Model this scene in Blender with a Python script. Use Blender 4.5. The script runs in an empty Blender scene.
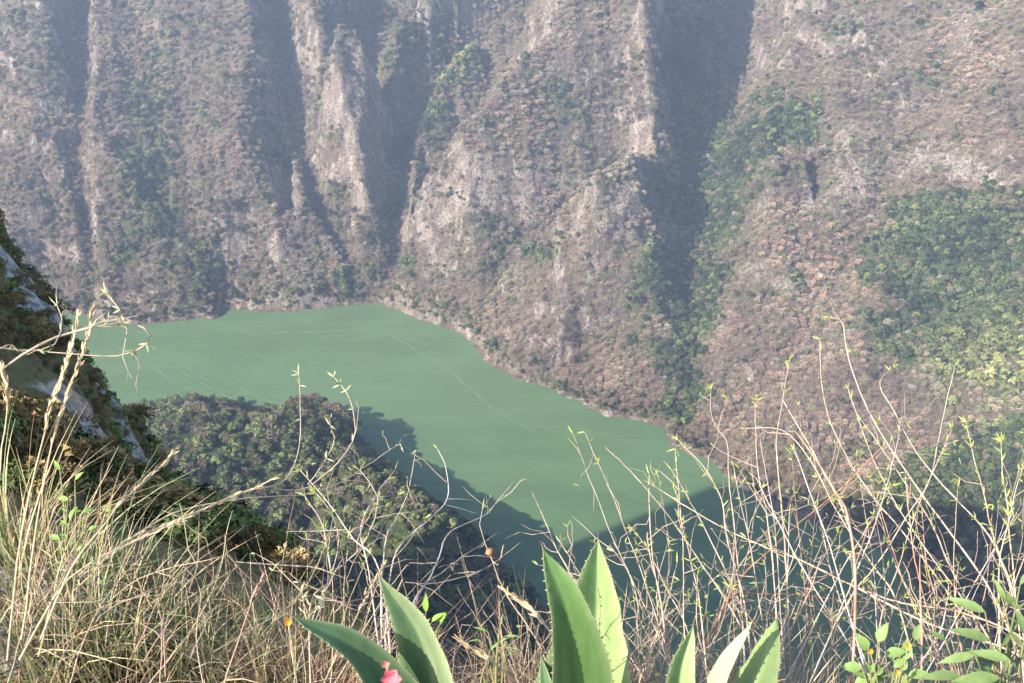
import bpy, math, random
import numpy as np
from mathutils import Vector

C = bpy.context.scene.collection
SC = bpy.context.scene
R = math.radians
rng = np.random.default_rng(7)
random.seed(7)

# ------------------------------------------------------------------ camera frame
H = 700.0
PITCH = R(33.0)
FPX = 1150.0
CX, CY = 512.0, 341.5
FW = np.array([0.0, math.cos(PITCH), -math.sin(PITCH)])
UP = np.array([0.0, math.sin(PITCH), math.cos(PITCH)])
RT = np.array([1.0, 0.0, 0.0])
CAM = np.array([0.0, 0.0, H])

def ray(px, py):
    return FW + RT * ((px - CX) / FPX) + UP * ((CY - py) / FPX)

def at_z(px, py, z):                 # point on the sight line at height z above the river
    d = ray(px, py)
    return CAM + d * ((z - H) / d[2])

def at_d(px, py, dep):               # point on the sight line at depth dep
    return CAM + ray(px, py) * dep

def on_slope(px, py, by, k):         # point on a slope of gradient k that rises from the bank at image row by
    y0 = at_z(px, by, 0.0)[1]
    d = ray(px, py)
    a, b = d[1], d[2]
    t = (k * y0 + H) / (k * a - b)
    return CAM + d * t

def project(p):
    v = p - CAM
    dep = v @ FW
    dep = np.where(np.abs(dep) < 1e-6, 1e-6, dep)
    return CX + FPX * (v @ RT) / dep, CY - FPX * (v @ UP) / dep, dep

# ------------------------------------------------------------------ noise (numpy)
def _hash(ix, iy, iz, seed):
    h = (ix.astype(np.int64) * 374761393 + iy.astype(np.int64) * 668265263 + iz.astype(np.int64) * 2147483647 + seed * 974634777) & 0xFFFFFFFF
    h = ((h ^ (h >> 13)) * 1274126177) & 0xFFFFFFFF
    h = ((h ^ (h >> 16)) * 2246822519) & 0xFFFFFFFF
    return ((h ^ (h >> 15)) & 0xFFFFFF) / float(0xFFFFFF)

def vnoise2(x, y, seed=0):
    ix = np.floor(x); iy = np.floor(y)
    fx = x - ix; fy = y - iy
    ux = fx * fx * fx * (fx * (fx * 6 - 15) + 10); uy = fy * fy * fy * (fy * (fy * 6 - 15) + 10)
    z = np.zeros_like(ix)
    a = _hash(ix, iy, z, seed); b = _hash(ix + 1, iy, z, seed)
    c = _hash(ix, iy + 1, z, seed); d = _hash(ix + 1, iy + 1, z, seed)
    return (a + (b - a) * ux) * (1 - uy) + (c + (d - c) * ux) * uy

def vnoise3(x, y, zc, seed=0):
    ix = np.floor(x); iy = np.floor(y); iz = np.floor(zc)
    fx = x - ix; fy = y - iy; fz = zc - iz
    ux = fx * fx * (3 - 2 * fx); uy = fy * fy * (3 - 2 * fy); uz = fz * fz * (3 - 2 * fz)
    def layer(k):
        a = _hash(ix, iy, iz + k, seed); b = _hash(ix + 1, iy, iz + k, seed)
        c = _hash(ix, iy + 1, iz + k, seed); d = _hash(ix + 1, iy + 1, iz + k, seed)
        return (a + (b - a) * ux) * (1 - uy) + (c + (d - c) * ux) * uy
    l0, l1 = layer(0), layer(1)
    return l0 + (l1 - l0) * uz

def fbm2(x, y, scale, octv=4, seed=0, gain=0.5):
    s = 0; a = 1.0; t = 0
    for i in range(octv):
        s = s + a * (vnoise2(x / scale + 17.3 * i, y / scale - 9.1 * i, seed + i) * 2 - 1); t += a
        a *= gain; scale /= 2.03
    return s / t

def ridged2(x, y, scale, octv=4, seed=0, gain=0.5):
    s = 0; a = 1.0; t = 0
    for i in range(octv):
        n = 1 - np.abs(vnoise2(x / scale + 7.7 * i, y / scale + 3.1 * i, seed + i) * 2 - 1)
        s = s + a * n * n; t += a; a *= gain; scale /= 2.1
    return s / t

def fbm3(x, y, z, scale, octv=3, seed=0, gain=0.5):
    s = 0; a = 1.0; t = 0
    for i in range(octv):
        s = s + a * (vnoise3(x / scale + 5.3 * i, y / scale, z / scale, seed + i) * 2 - 1); t += a
        a *= gain; scale /= 2.05
    return s / t

def sstep(a, b, v):
    t = np.clip((v - a) / (b - a), 0, 1)
    return t * t * (3 - 2 * t)

# ------------------------------------------------------------------ tagging
def tag(o, label=None, cat=None, group=None, kind=None):
    if label: o['label'] = label
    if cat: o['category'] = cat
    if group: o['group'] = group
    if kind: o['kind'] = kind
    return o

def mesh_np(name, verts, faces, mats, parent=None, smooth=False, link=True):
    me = bpy.data.meshes.new(name)
    verts = np.asarray(verts, dtype=np.float32)
    nv = len(verts)
    me.vertices.add(nv)
    me.vertices.foreach_set('co', verts.ravel())
    if isinstance(faces, np.ndarray):
        n, k = faces.shape
        me.loops.add(n * k); me.polygons.add(n)
        me.loops.foreach_set('vertex_index', faces.ravel().astype(np.int32))
        me.polygons.foreach_set('loop_start', np.arange(0, n * k, k, dtype=np.int32))
        me.polygons.foreach_set('loop_total', np.full(n, k, dtype=np.int32))
    else:
        tot = np.array([len(f) for f in faces], dtype=np.int32)
        flat = np.fromiter((i for f in faces for i in f), dtype=np.int32)
        me.loops.add(len(flat)); me.polygons.add(len(tot))
        me.loops.foreach_set('vertex_index', flat)
        me.polygons.foreach_set('loop_start', np.concatenate([[0], np.cumsum(tot)[:-1]]).astype(np.int32))
        me.polygons.foreach_set('loop_total', tot)
    me.update(calc_edges=True)
    me.validate()
    if smooth:
        me.polygons.foreach_set('use_smooth', np.ones(len(me.polygons), dtype=bool))
    for m in (mats if isinstance(mats, (list, tuple)) else [mats]):
        me.materials.append(m)
    o = bpy.data.objects.new(name, me)
    if link: C.objects.link(o)
    if parent: o.parent = parent
    return o

# ------------------------------------------------------------------ materials
def new_mat(name):
    m = bpy.data.materials.new(name); m.use_nodes = True
    nt = m.node_tree
    b = nt.nodes['Principled BSDF']
    return m, nt, b

def N(nt, t, **kw):
    n = nt.nodes.new(t)
    for k, v in kw.items():
        if k == 'inp':
            for kk, vv in v.items(): n.inputs[kk].default_value = vv
        else: setattr(n, k, v)
    return n

def ramp(nt, stops, src=None):
    r = nt.nodes.new('ShaderNodeValToRGB')
    el = r.color_ramp.elements
    while len(el) < len(stops): el.new(0.5)
    for e, (p, c) in zip(el, stops):
        e.position = p; e.color = (c[0], c[1], c[2], 1)
    if src is not None: nt.links.new(src, r.inputs[0])
    return r

def mix(nt, fac, a, b, blend='MIX'):
    m = nt.nodes.new('ShaderNodeMix'); m.data_type = 'RGBA'; m.blend_type = blend
    for s, v in ((m.inputs[0], fac), (m.inputs[6], a), (m.inputs[7], b)):
        if hasattr(v, 'links'): nt.links.new(v, s)
        elif isinstance(v, (int, float)): s.default_value = v
        else: s.default_value = (v[0], v[1], v[2], 1)
    return m.outputs[2]

def math_n(nt, op, a, b=None, clamp=False):
    m = nt.nodes.new('ShaderNodeMath'); m.operation = op; m.use_clamp = clamp
    for s, v in ((m.inputs[0], a), (m.inputs[1], b)):
        if v is None: continue
        if hasattr(v, 'links'): nt.links.new(v, s)
        else: s.default_value = v
    return m.outputs[0]

def noise_n(nt, coord, scale, detail=4, rough=0.55, dist=0.0):
    n = nt.nodes.new('ShaderNodeTexNoise')
    n.inputs['Scale'].default_value = scale; n.inputs['Detail'].default_value = detail
    n.inputs['Roughness'].default_value = rough; n.inputs['Distortion'].default_value = dist
    nt.links.new(coord, n.inputs['Vector'])
    return n.outputs[0]

def bump(nt, b, h, strength, dist):
    bn = nt.nodes.new('ShaderNodeBump')
    bn.inputs['Strength'].default_value = strength; bn.inputs['Distance'].default_value = dist
    nt.links.new(h, bn.inputs['Height']); nt.links.new(bn.outputs[0], b.inputs['Normal'])

def mat_terrain():
    m, nt, b = new_mat('canyon_ground')
    geo = N(nt, 'ShaderNodeNewGeometry'); pos = geo.outputs['Position']
    at = N(nt, 'ShaderNodeAttribute', attribute_name='cover')
    sep = N(nt, 'ShaderNodeSeparateColor'); nt.links.new(at.outputs['Color'], sep.inputs[0])
    mp = N(nt, 'ShaderNodeMapping'); mp.inputs['Scale'].default_value = (1, 1, 0.22)
    nt.links.new(pos, mp.inputs[0])
    streak = noise_n(nt, mp.outputs[0], 0.11, 5, 0.65)
    n1 = noise_n(nt, pos, 0.05, 6, 0.65); n2 = noise_n(nt, pos, 0.35, 4, 0.6); n3 = noise_n(nt, pos, 0.012, 4, 0.5)
    rock = ramp(nt, [(0.30, (0.10, 0.085, 0.075)), (0.5, (0.20, 0.175, 0.155)), (0.64, (0.38, 0.345, 0.30)), (0.8, (0.56, 0.53, 0.49))], streak)
    rock2 = mix(nt, math_n(nt, 'MULTIPLY', n3, 0.7), rock.outputs[0], (0.30, 0.215, 0.16))
    dry = ramp(nt, [(0.3, (0.07, 0.052, 0.042)), (0.5, (0.12, 0.088, 0.070)), (0.72, (0.19, 0.14, 0.11))], n2)
    dry2 = mix(nt, ramp(nt, [(0.4, (0, 0, 0)), (0.65, (1, 1, 1))], n1).outputs[0], dry.outputs[0], (0.155, 0.125, 0.09))
    grn = ramp(nt, [(0.35, (0.035, 0.055, 0.022)), (0.55, (0.075, 0.10, 0.035)), (0.7, (0.13, 0.15, 0.06))], n2)
    c = mix(nt, sep.outputs[0], dry2, grn.outputs[0])
    fine = noise_n(nt, pos, 0.45, 6, 0.75)
    c = mix(nt, 1.0, c, ramp(nt, [(0.35, (0.5, 0.5, 0.5)), (0.62, (1.35, 1.3, 1.25))], fine).outputs[0], 'MULTIPLY')
    rkn = ramp(nt, [(0.38, (0.28, 0.27, 0.29)), (0.48, (0.85, 0.83, 0.82)), (0.62, (1.45, 1.42, 1.38))], fine).outputs[0]
    rock2 = mix(nt, 1.0, rock2, rkn, 'MULTIPLY')
    rk = math_n(nt, 'ADD', sep.outputs[2], math_n(nt, 'MULTIPLY', math_n(nt, 'SUBTRACT', streak, 0.5), 1.6), clamp=True)
    rk = ramp(nt, [(0.32, (0, 0, 0)), (0.6, (1, 1, 1))], rk).outputs[0]
    c = mix(nt, rk, c, rock2)
    nt.links.new(c, b.inputs['Base Color'])
    b.inputs['Roughness'].default_value = 0.95; b.inputs['Specular IOR Level'].default_value = 0.15
    h = math_n(nt, 'ADD', math_n(nt, 'ADD', n2, fine), math_n(nt, 'MULTIPLY', streak, 2.0))
    bump(nt, b, h, 0.9, 2.2)
    return m

def mat_water():
    m, nt, b = new_mat('river_water')
    geo = N(nt, 'ShaderNodeNewGeometry'); pos = geo.outputs['Position']
    n1 = noise_n(nt, pos, 0.004, 3, 0.5)
    mp = N(nt, 'ShaderNodeMapping'); mp.inputs['Scale'].default_value = (0.35, 1.0, 1); mp.inputs['Rotation'].default_value = (0, 0, R(24))
    nt.links.new(pos, mp.inputs[0])
    w1 = noise_n(nt, mp.outputs[0], 0.22, 4, 0.6); w2 = noise_n(nt, mp.outputs[0], 0.035, 3, 0.55)
    col = ramp(nt, [(0.3, (0.078, 0.128, 0.056)), (0.7, (0.094, 0.150, 0.067))], n1)
    c = mix(nt, ramp(nt, [(0.45, (0, 0, 0)), (0.75, (1, 1, 1))], w2).outputs[0], col.outputs[0], (0.100, 0.165, 0.070))
    mw = N(nt, 'ShaderNodeMapping'); mw.inputs['Scale'].default_value = (0.25, 1.0, 1); mw.inputs['Rotation'].default_value = (0, 0, R(35)); nt.links.new(pos, mw.inputs[0])
    wind_sheen = noise_n(nt, mw.outputs[0], 0.013, 5, 0.6, 0.6)
    c = mix(nt, ramp(nt, [(0.42, (0, 0, 0)), (0.62, (0.55, 0.55, 0.55))], wind_sheen).outputs[0], c, (0.108, 0.174, 0.078))  # lighter streaks painted in for the sheen of wind-ruffled water
    rr = ramp(nt, [(0.4, (0.16, 0.16, 0.16)), (0.65, (0.4, 0.4, 0.4))], wind_sheen); nt.links.new(rr.outputs[0], b.inputs['Roughness'])
    nt.links.new(c, b.inputs['Base Color'])
    b.inputs['IOR'].default_value = 1.33
    bump(nt, b, math_n(nt, 'ADD', w1, math_n(nt, 'MULTIPLY', w2, 2.0)), 0.35, 0.5)
    return m

# ------------------------------------------------------------------ canyon terrain
def crest(pts, mode='s'):
    return np.array(pts)

def SL(px, py, by, k, lift=0.0):
    p = on_slope(px, py, by, k)
    return p

FAR_BANK = [at_z(px, py, 0)[:2] for px, py in [(-900, 300), (-300, 318), (-60, 300), (30, 312), (62, 312), (98, 317), (135, 325), (172, 322), (205, 318), (228, 309),
            (262, 311), (300, 311), (340, 307), (375, 303), (405, 314), (440, 326), (472, 340), (486, 358), (508, 375), (545, 388), (580, 400), (604, 417), (640, 421), (664, 427),
            (672, 441), (702, 456), (722, 480), (748, 494), (775, 508), (800, 516), (832, 524), (866, 540), (902, 560), (920, 590), (975, 640), (1080, 690), (1500, 760)]]
NEAR_BANK = [(-3000, 1010), (-900, 930), (-560, 905), (-420, 945), (-300, 965), (-215, 945), (-160, 885), (-95, 800), (-40, 735), (15, 660), (70, 590), (200, 545), (450, 520), (900, 500), (1500, 480)]
FB = np.array([(-3000, FAR_BANK[0][1])] + [tuple(p) for p in FAR_BANK] + [(1700, 430), (3000, 400)])
NB = np.array(NEAR_BANK + [(3000, 300)])

def poly_dist(x, y, poly):
    best = np.full(x.shape, 1e9)
    for a, b in zip(poly[:-1], poly[1:]):
        d = b - a; L = d @ d
        t = np.clip(((x - a[0]) * d[0] + (y - a[1]) * d[1]) / max(L, 1e-9), 0, 1)
        best = np.minimum(best, np.hypot(x - a[0] - t * d[0], y - a[1] - t * d[1]))
    return best

def above_line(x, y, poly):          # y beyond an x-monotone-ish polyline (even-odd along +y)
    inside = np.zeros(x.shape, dtype=int)
    for a, b in zip(poly[:-1], poly[1:]):
        lo, hi = (a, b) if a[0] < b[0] else (b, a)
        m = (x >= lo[0]) & (x < hi[0])
        if hi[0] - lo[0] < 1e-9: continue
        yy = lo[1] + (x - lo[0]) / (hi[0] - lo[0]) * (hi[1] - lo[1])
        inside += (m & (y > yy)).astype(int)
    return inside % 2 == 1

def in_poly(x, y, P):
    c = np.zeros(x.shape, dtype=bool)
    for a, b in zip(P[:-1], P[1:]):
        if a[1] == b[1]: continue
        m = ((a[1] > y) != (b[1] > y)) & (x < (b[0] - a[0]) * (y - a[1]) / (b[1] - a[1]) + a[0])
        c ^= m
    return c

# spurs: image-matched crests lifted to real heights.  (points, left gradient, right gradient, rounding radius)
def sp(by, k, pts):
    out = []
    for q in pts:
        px, py = q[0], q[1]
        kk = q[2] if len(q) > 2 else k
        out.append(on_slope(px, py, by, kk))
    return out
def zp(pts): return [at_z(*q) for q in pts]

SPURS = [
    # far wall, from left to right
    (sp(312, 1.25, [(-40, 300), (5, 262), (20, 190), (28, 110), (38, 30), (40, -60), (40, -150)]), 1.3, 2.2, 40),
    (sp(320, 1.30, [(120, 312), (112, 270), (108, 215), (112, 150), (118, 90), (112, 30), (105, -50), (100, -140)]), 2.3, 0.85, 34),
    (sp(316, 1.45, [(300, 303), (282, 262), (262, 215), (240, 165), (222, 110), (205, 50), (190, -10), (180, -120)]), 1.0, 2.1, 46),
    (sp(312, 1.2, [(340, 300), (318, 262), (292, 215)]), 1.2, 1.6, 18),
    (sp(312, 1.10, [(300, 100), (296, 40), (290, -40), (290, -130)]), 2.2, 1.6, 16),
    (sp(308, 2.1, [(352, 240, 2.3), (334, 200), (322, 150), (318, 100), (323, 62), (332, 40, 2.0), (340, 20, 1.6)]), 3.8, 0.12, 12, 40),      # rock tower, left edge
    (sp(308, 2.1, [(385, 238, 2.3), (392, 190), (392, 140), (386, 95), (374, 58), (360, 38, 2.0), (356, 20, 1.6)]), 0.12, 3.4, 12, 40),      # rock tower, right edge
    (sp(308, 1.0, [(400, 36), (420, 20), (440, -5), (452, -60), (460, -160)]), 1.5, 1.6, 16),
    (sp(330, 1.80, [(418, 258, 1.75), (416, 222, 1.92), (422, 182, 2.05), (460, 132, 1.95), (508, 84, 1.78), (566, 32, 1.64), (600, -20, 1.55), (630, -130, 1.45)]), 4.2, 0.30, 26, 170),  # great buttress, left crest
    (sp(345, 1.78, [(575, 232, 1.5), (622, 205, 1.75), (645, 160, 1.85), (652, 110, 1.76), (650, 60, 1.66), (642, 0, 1.58), (645, -120, 1.46)]), 0.30, 2.8, 48, 85),   # great buttress, right crest
    (sp(372, 1.46, [(530, 362), (545, 330), (566, 285), (596, 240), (615, 205)]), 1.5, 0.9, 40),             # pink spur under it
    (sp(392, 1.40, [(622, 388), (634, 340), (640, 290), (638, 240)]), 0.6, 2.2, 34),
    (sp(405, 0.95, [(618, 405), (632, 385), (650, 352), (662, 325)]), 1.0, 1.6, 10),
    (sp(335, 1.15, [(455, 328), (470, 305), (490, 285)]), 1.0, 1.0, 18),
    (sp(400, 0.64, [(775, 90), (770, 40), (770, -10), (775, -140)]), 1.2, 1.0, 18),
    # right-hand wall
    (sp(455, 0.80, [(700, 450, 0.9), (705, 400), (722, 350), (752, 300), (790, 255), (818, 222)]), 1.5, 0.42, 40),
    (sp(470, 0.82, [(755, 488, 0.9), (800, 440), (850, 395), (905, 350), (960, 300), (1010, 262)]), 0.5, 1.1, 40),
    (sp(500, 0.82, [(1040, 420, 0.7), (1075, 340), (1100, 250)]), 0.5, 1.1, 40),
    (zp([(765, 498, 10), (815, 503, 24), (870, 487, 50), (945, 474, 70), (1024, 445, 105), (1120, 400, 160)]), 0.35, 1.9, 8),
    (sp(455, 1.02, [(828, 196), (845, 165), (868, 128), (905, 92), (930, 62), (938, 20), (945, -30), (955, -140)]), 1.15, 0.9, 20),
    (sp(470, 0.98, [(960, 215), (985, 170), (1005, 110), (1020, 50), (1040, -30), (1060, -140)]), 1.2, 0.9, 24),
    (sp(455, 0.93, [(722, 205), (748, 170), (790, 150)]), 1.5, 1.0, 14),
    (sp(425, 0.88, [(805, 60), (830, 20), (850, -40), (860, -140)]), 1.2, 1.0, 20),
    (sp(520, 0.9, [(1120, 330), (1200, 150), (1300, -50)]), 1.0, 1.0, 40),
    # near side: wooded promontory
    (zp([(-60, 480, 140), (60, 452, 85), (160, 434, 74), (240, 424, 66), (285, 432, 64), (335, 458, 70), (385, 496, 82), (430, 534, 86), (478, 582, 80), (520, 630, 66)]), 1.15, 0.42, 22),
    (zp([(60, 700, 330), (130, 620, 260), (200, 572, 205), (245, 552, 168), (285, 560, 135)]), 0.8, 0.85, 20),
    (zp([(330, 760, 300), (370, 660, 200), (400, 600, 150), (425, 560, 125)]), 0.9, 0.8, 20),
    (zp([(180, 470, 98), (250, 456, 90), (300, 466, 84)]), 0.45, 0.5, 40),
    # the wall the photographer stands on
    ([np.array(p, float) for p in [(-3000, -60, 712), (-500, -60, 712), (-120, -40, 704), (-20, -22, 690), (60, -24, 690), (400, -60, 700), (3000, -80, 710)]], 1.6, 1.0, 6),
]

GULLIES = [   # (points, side gradient, floor half width)
    (sp(315, 0.95, [(88, 314), (86, 240), (80, 170), (88, 110), (80, 40), (76, -60), (76, -150)]), 3.0, 12),
    (sp(308, 0.80, [(376, 305), (352, 262), (316, 205), (297, 150), (288, 100), (276, 40), (270, -60), (270, -150)]), 3.2, 16),
    (sp(308, 0.64, [(386, 303), (396, 262), (403, 215), (416, 150), (436, 104), (468, 66), (506, 20), (540, -30), (560, -150)]), 3.8, 18),
    (sp(320, 1.08, [(190, 262), (168, 205), (150, 150), (146, 100), (158, 40), (160, -40)]), 1.0, 10),
    (sp(440, 0.37, [(676, 440), (684, 385), (686, 300), (692, 220), (712, 150), (742, 90), (728, 30), (696, -40), (696, -150)]), 2.9, 40),
    (sp(412, 0.6, [(602, 412), (614, 385), (628, 362)]), 2.0, 5),
    (sp(345, 0.95, [(470, 338), (488, 300), (522, 262), (562, 236), (600, 215)]), 1.8, 6),
]

def carve(x, y, z):
    for pts, k, fl in GULLIES:
        g = np.full(x.shape, 1e4)
        for a, b in zip(pts[:-1], pts[1:]):
            d = (b - a)[:2]; L = float(d @ d)
            t = np.clip(((x - a[0]) * d[0] + (y - a[1]) * d[1]) / L, 0, 1)
            ds = np.hypot(x - a[0] - t * d[0], y - a[1] - t * d[1])
            g = np.minimum(g, a[2] + t * (b[2] - a[2]) + k * (np.sqrt(ds * ds + fl * fl) - fl))
        z = -smax(-z, -g, 6.0)
    return z

def spur_height(x, y, pts, kl, kr, r, reach=1e9):
    best = np.full(x.shape, -1e4)
    n = len(pts)
    for i in range(n - 1):
        a, b = pts[i], pts[i + 1]
        d = (b - a)[:2]; L = float(d @ d)
        ux, uy = x - a[0], y - a[1]
        s = (ux * d[0] + uy * d[1]) / L
        side = d[0] * uy - d[1] * ux          # >0: left of direction of travel
        slope = (b[2] - a[2]) / math.sqrt(L)
        perp = side / math.sqrt(L)
        k = np.where(perp > 0, kl, kr) * 1.0
        # blend the two gradients smoothly near the crest
        w = np.clip(perp / 30 + 0.5, 0, 1); k = kr + (kl - kr) * w
        tc = np.clip(s, 0, 1)
        over = np.abs(s - tc) * math.sqrt(L)
        kn = 1.0 + 0.8 * max(kl, kr)
        pd = np.abs(perp)
        z = a[2] + tc * (b[2] - a[2]) - 2.6 * np.maximum(pd - reach, 0) - k * (np.sqrt(pd * pd + r * r) - r) - kn * (np.sqrt(over * over + 9) - 3)
        best = smax(best, z, 3.0)
    return best

def smax(a, b, k):
    h = np.clip(0.5 + 0.5 * (a - b) / k, 0, 1)
    return b + (a - b) * h + k * h * (1 - h)

def base_height(x, y):
    wx = x + 16 * fbm2(x, y, 130, 3, 11); wy = y + 16 * fbm2(x, y, 130, 3, 12)
    bx = x + 9 * fbm2(x, y, 34, 3, 13); by_ = y + 9 * fbm2(x, y, 34, 3, 14)
    far = above_line(bx, by_, FB); near = ~above_line(x, y, NB)
    dF = poly_dist(bx, by_, FB); dN = poly_dist(x, y, NB)
    aF = np.where(far, 1.0, -1.0) * dF
    aN = np.where(near, 1.0, -1.0) * dN
    zF = np.where(aF > 0, 0.52 * aF + 0.0007 * aF * aF * (aF < 500) , 0.8 * aF)
    zN = np.where(aN > 0, 0.28 * aN, 0.8 * aN)
    zF = np.minimum(zF, 640); zN = np.minimum(zN, 300)
    z = np.maximum(np.maximum(zF, zN), -14)
    for sp_ in SPURS:
        z = smax(spur_height(wx, wy, *sp_), z, 9.0)
    z = carve(wx, wy, z)
    capk = 1.75 + 0.9 * fbm2(x, y, 120, 2, 61)
    z = np.where(aF > 0, -smax(-z, -(capk * aF + 2 + 0.0012 * aF * aF), 5.0), z)
    # unseen flat-topped plateau left of the frame, shaped to shade the lower river
    P = np.array([(-715, -60), (-668, 71), (-618, 176), (-560, 272), (-480, 262), (-401, 245), (-306, 238), (-230, 185), (-170, 160), (-120, 150), (-98, 60), (-90, -60), (-715, -60)], float)
    jx = x + 26 * fbm2(x, y, 75, 3, 63); jy = y + 26 * fbm2(x, y, 75, 3, 64)
    ins = in_poly(jx, jy, P)
    z = np.maximum(z, 702 + 10 * fbm2(x, y, 30, 2, 62) - 7.0 * np.where(ins, 0, poly_dist(jx, jy, P)))
    # keep the river bed clear
    wet = (aF < 0) & (aN < 0)
    lim = -np.minimum(dF, dN) * 1.3 + 1.0
    z = np.where(wet, np.minimum(z, np.maximum(lim, -14)), z)
    return z, aF, aN, wet

def bilinear(G, xs, ys, x, y):
    fx = np.clip((x - xs[0]) / (xs[1] - xs[0]), 0, len(xs) - 1.001); fy = np.clip((y - ys[0]) / (ys[1] - ys[0]), 0, len(ys) - 1.001)
    ix = fx.astype(int); iy = fy.astype(int); fx -= ix; fy -= iy
    return (G[iy, ix] * (1 - fx) + G[iy, ix + 1] * fx) * (1 - fy) + (G[iy + 1, ix] * (1 - fx) + G[iy + 1, ix + 1] * fx) * fy

def build_terrain():
    step = 2.6
    xs = np.concatenate([np.arange(-2300, -760, 30.0), np.arange(-760, 820, step), np.arange(820, 2300, 30.0)])
    ys = np.concatenate([np.arange(-400, 300, 14.0), np.arange(300, 1420, step), np.arange(1420, 2300, 20.0)])
    X, Y = np.meshgrid(xs, ys)
    Z, aF, aN, wet = base_height(X, Y)
    land = ~wet
    # ruggedness: downhill ribs and knobs
    k = sstep(0, 16, np.where(land, np.maximum(aF, aN), 0))
    gx = np.gradient(Z, axis=1) / np.gradient(X, axis=1); gy = np.gradient(Z, axis=0) / np.gradient(Y, axis=0)
    slope = np.hypot(gx, gy)
    farside = aF > 0
    amp = np.where(farside, 1.0, 0.35) * k
    rib = ridged2(X + 0.15 * Y, Y * 0.45 - Z * 0.25, 62, 4, 31) - 0.45
    Z = Z + amp * (rib * 17 * np.clip(slope, 0.4, 1.4) + 6.0 * fbm2(X, Y + Z * 0.6, 30, 4, 41, 0.6))
    # cliff bands: parts of the wall break into steps
    cb = sstep(0.05, 0.35, fbm2(X, Y, 170, 3, 51)) * np.where(farside, 1, 0) * k
    lev = 34.0
    q = Z / lev + 0.35 * fbm2(X, Y, 90, 3, 52); f = q - np.floor(q)
    stepz = (np.floor(q) + sstep(0.35, 0.95, f)) * lev - 0.35 * lev * fbm2(X, Y, 90, 3, 52)
    Z = Z * (1 - 0.55 * cb) + stepz * 0.55 * cb
    Z = np.where(land, np.maximum(Z, np.where(np.maximum(aF, aN) > 3, 0.6, -1.0)), Z)
    return xs, ys, X, Y, Z, aF, aN, wet

xs, ys, TX, TY, TZ, AF, AN, WET = build_terrain()
GX = np.gradient(TZ, axis=1) / np.gradient(TX, axis=1); GY = np.gradient(TZ, axis=0) / np.gradient(TY, axis=0)
SLOPE = np.hypot(GX, GY)
PXI, PYI, DEP = project(np.stack([TX, TY, TZ], -1))

def hit(px, py):                     # the terrain point seen at an image position (nearest along the sight line)
    d2 = (PXI - px) ** 2 + (PYI - py) ** 2
    m = (d2 < 49) & (DEP > 200)
    if not m.any(): m = (d2 < 400) & (DEP > 200)
    if not m.any(): return None
    dep = np.where(m, DEP, 1e9); i = np.argmin(dep)
    return np.array([TX.flat[i], TY.flat[i], TZ.flat[i]])

def blob_field(blobs):
    F = np.zeros(TX.shape)
    for (px, py, rad, amt) in blobs:
        c = hit(px, py)
        if c is None: continue
        d = np.sqrt((TX - c[0]) ** 2 + (TY - c[1]) ** 2 + (0.8 * (TZ - c[2])) ** 2) / rad
        F = F + amt * np.exp(-d ** 2 * 1.1)
    return F

GREEN_BLOBS = [(165, 60, 34, .6), (150, 110, 26, .8), (148, 150, 28, .9), (150, 190, 30, 1), (160, 225, 30, 1), (120, 260, 26, .8), (200, 265, 22, .6), (135, 110, 24, .6),
    (410, 60, 30, .9), (430, 90, 26, 1), (465, 55, 20, 1), (380, 30, 30, .5), (470, 40, 22, .8), (440, 60, 30, 1), (420, 120, 26, 1), (405, 160, 22, 1), (395, 210, 20, 1), (500, 15, 20, .8), (330, 150, 18, .7), (310, 110, 18, .6), (560, 110, 24, .5), (590, 120, 20, .5), (520, 20, 28, .6), (345, 60, 12, .6),
    (700, 150, 54, 1.2), (705, 90, 52, 1.0), (690, 50, 44, .8), (720, 20, 40, .6), (700, 200, 50, 1.2), (695, 250, 48, 1.3), (660, 260, 30, .9), (655, 300, 26, .9), (690, 320, 34, 1.2), (688, 370, 26, 1.3), (685, 410, 20, 1.3), (730, 230, 34, .9), (690, 300, 30, 1.1), (678, 350, 24, 1.2), (690, 395, 18, 1.2), (720, 190, 40, 1), (675, 410, 14, 1), (735, 150, 36, .9),
    (788, 110, 26, 1.3), (800, 130, 24, 1.2), (775, 140, 22, 1), (600, 185, 16, .5), (540, 245, 14, .6), (500, 262, 14, .6), (525, 255, 14, .5), (410, 300, 10, .8), (440, 322, 10, .8), (480, 345, 8, .8),
    (900, 230, 44, .9), (950, 240, 50, 1), (1010, 240, 50, 1), (920, 290, 46, .9), (980, 300, 50, .9), (1030, 290, 50, .9), (870, 260, 30, .6), (900, 330, 36, .8), (960, 350, 36, .8), (1010, 340, 40, .8), (930, 380, 26, .6),
    (860, 320, 26, .5), (640, 395, 10, .6), (630, 330, 12, .7), (960, 480, 40, 1), (1000, 500, 50, 1), (920, 510, 40, 1), (980, 540, 50, 1), (1024, 480, 50, 1), (860, 500, 24, .6),
    (350, 280, 16, 1), (370, 250, 20, 1), (330, 200, 20, 1), (20, 20, 30, .3), (760, 100, 24, .5), (985, 90, 14, .5), (240, 100, 22, .4), (260, 160, 20, .3), (400, 250, 20, .5)]
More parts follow.
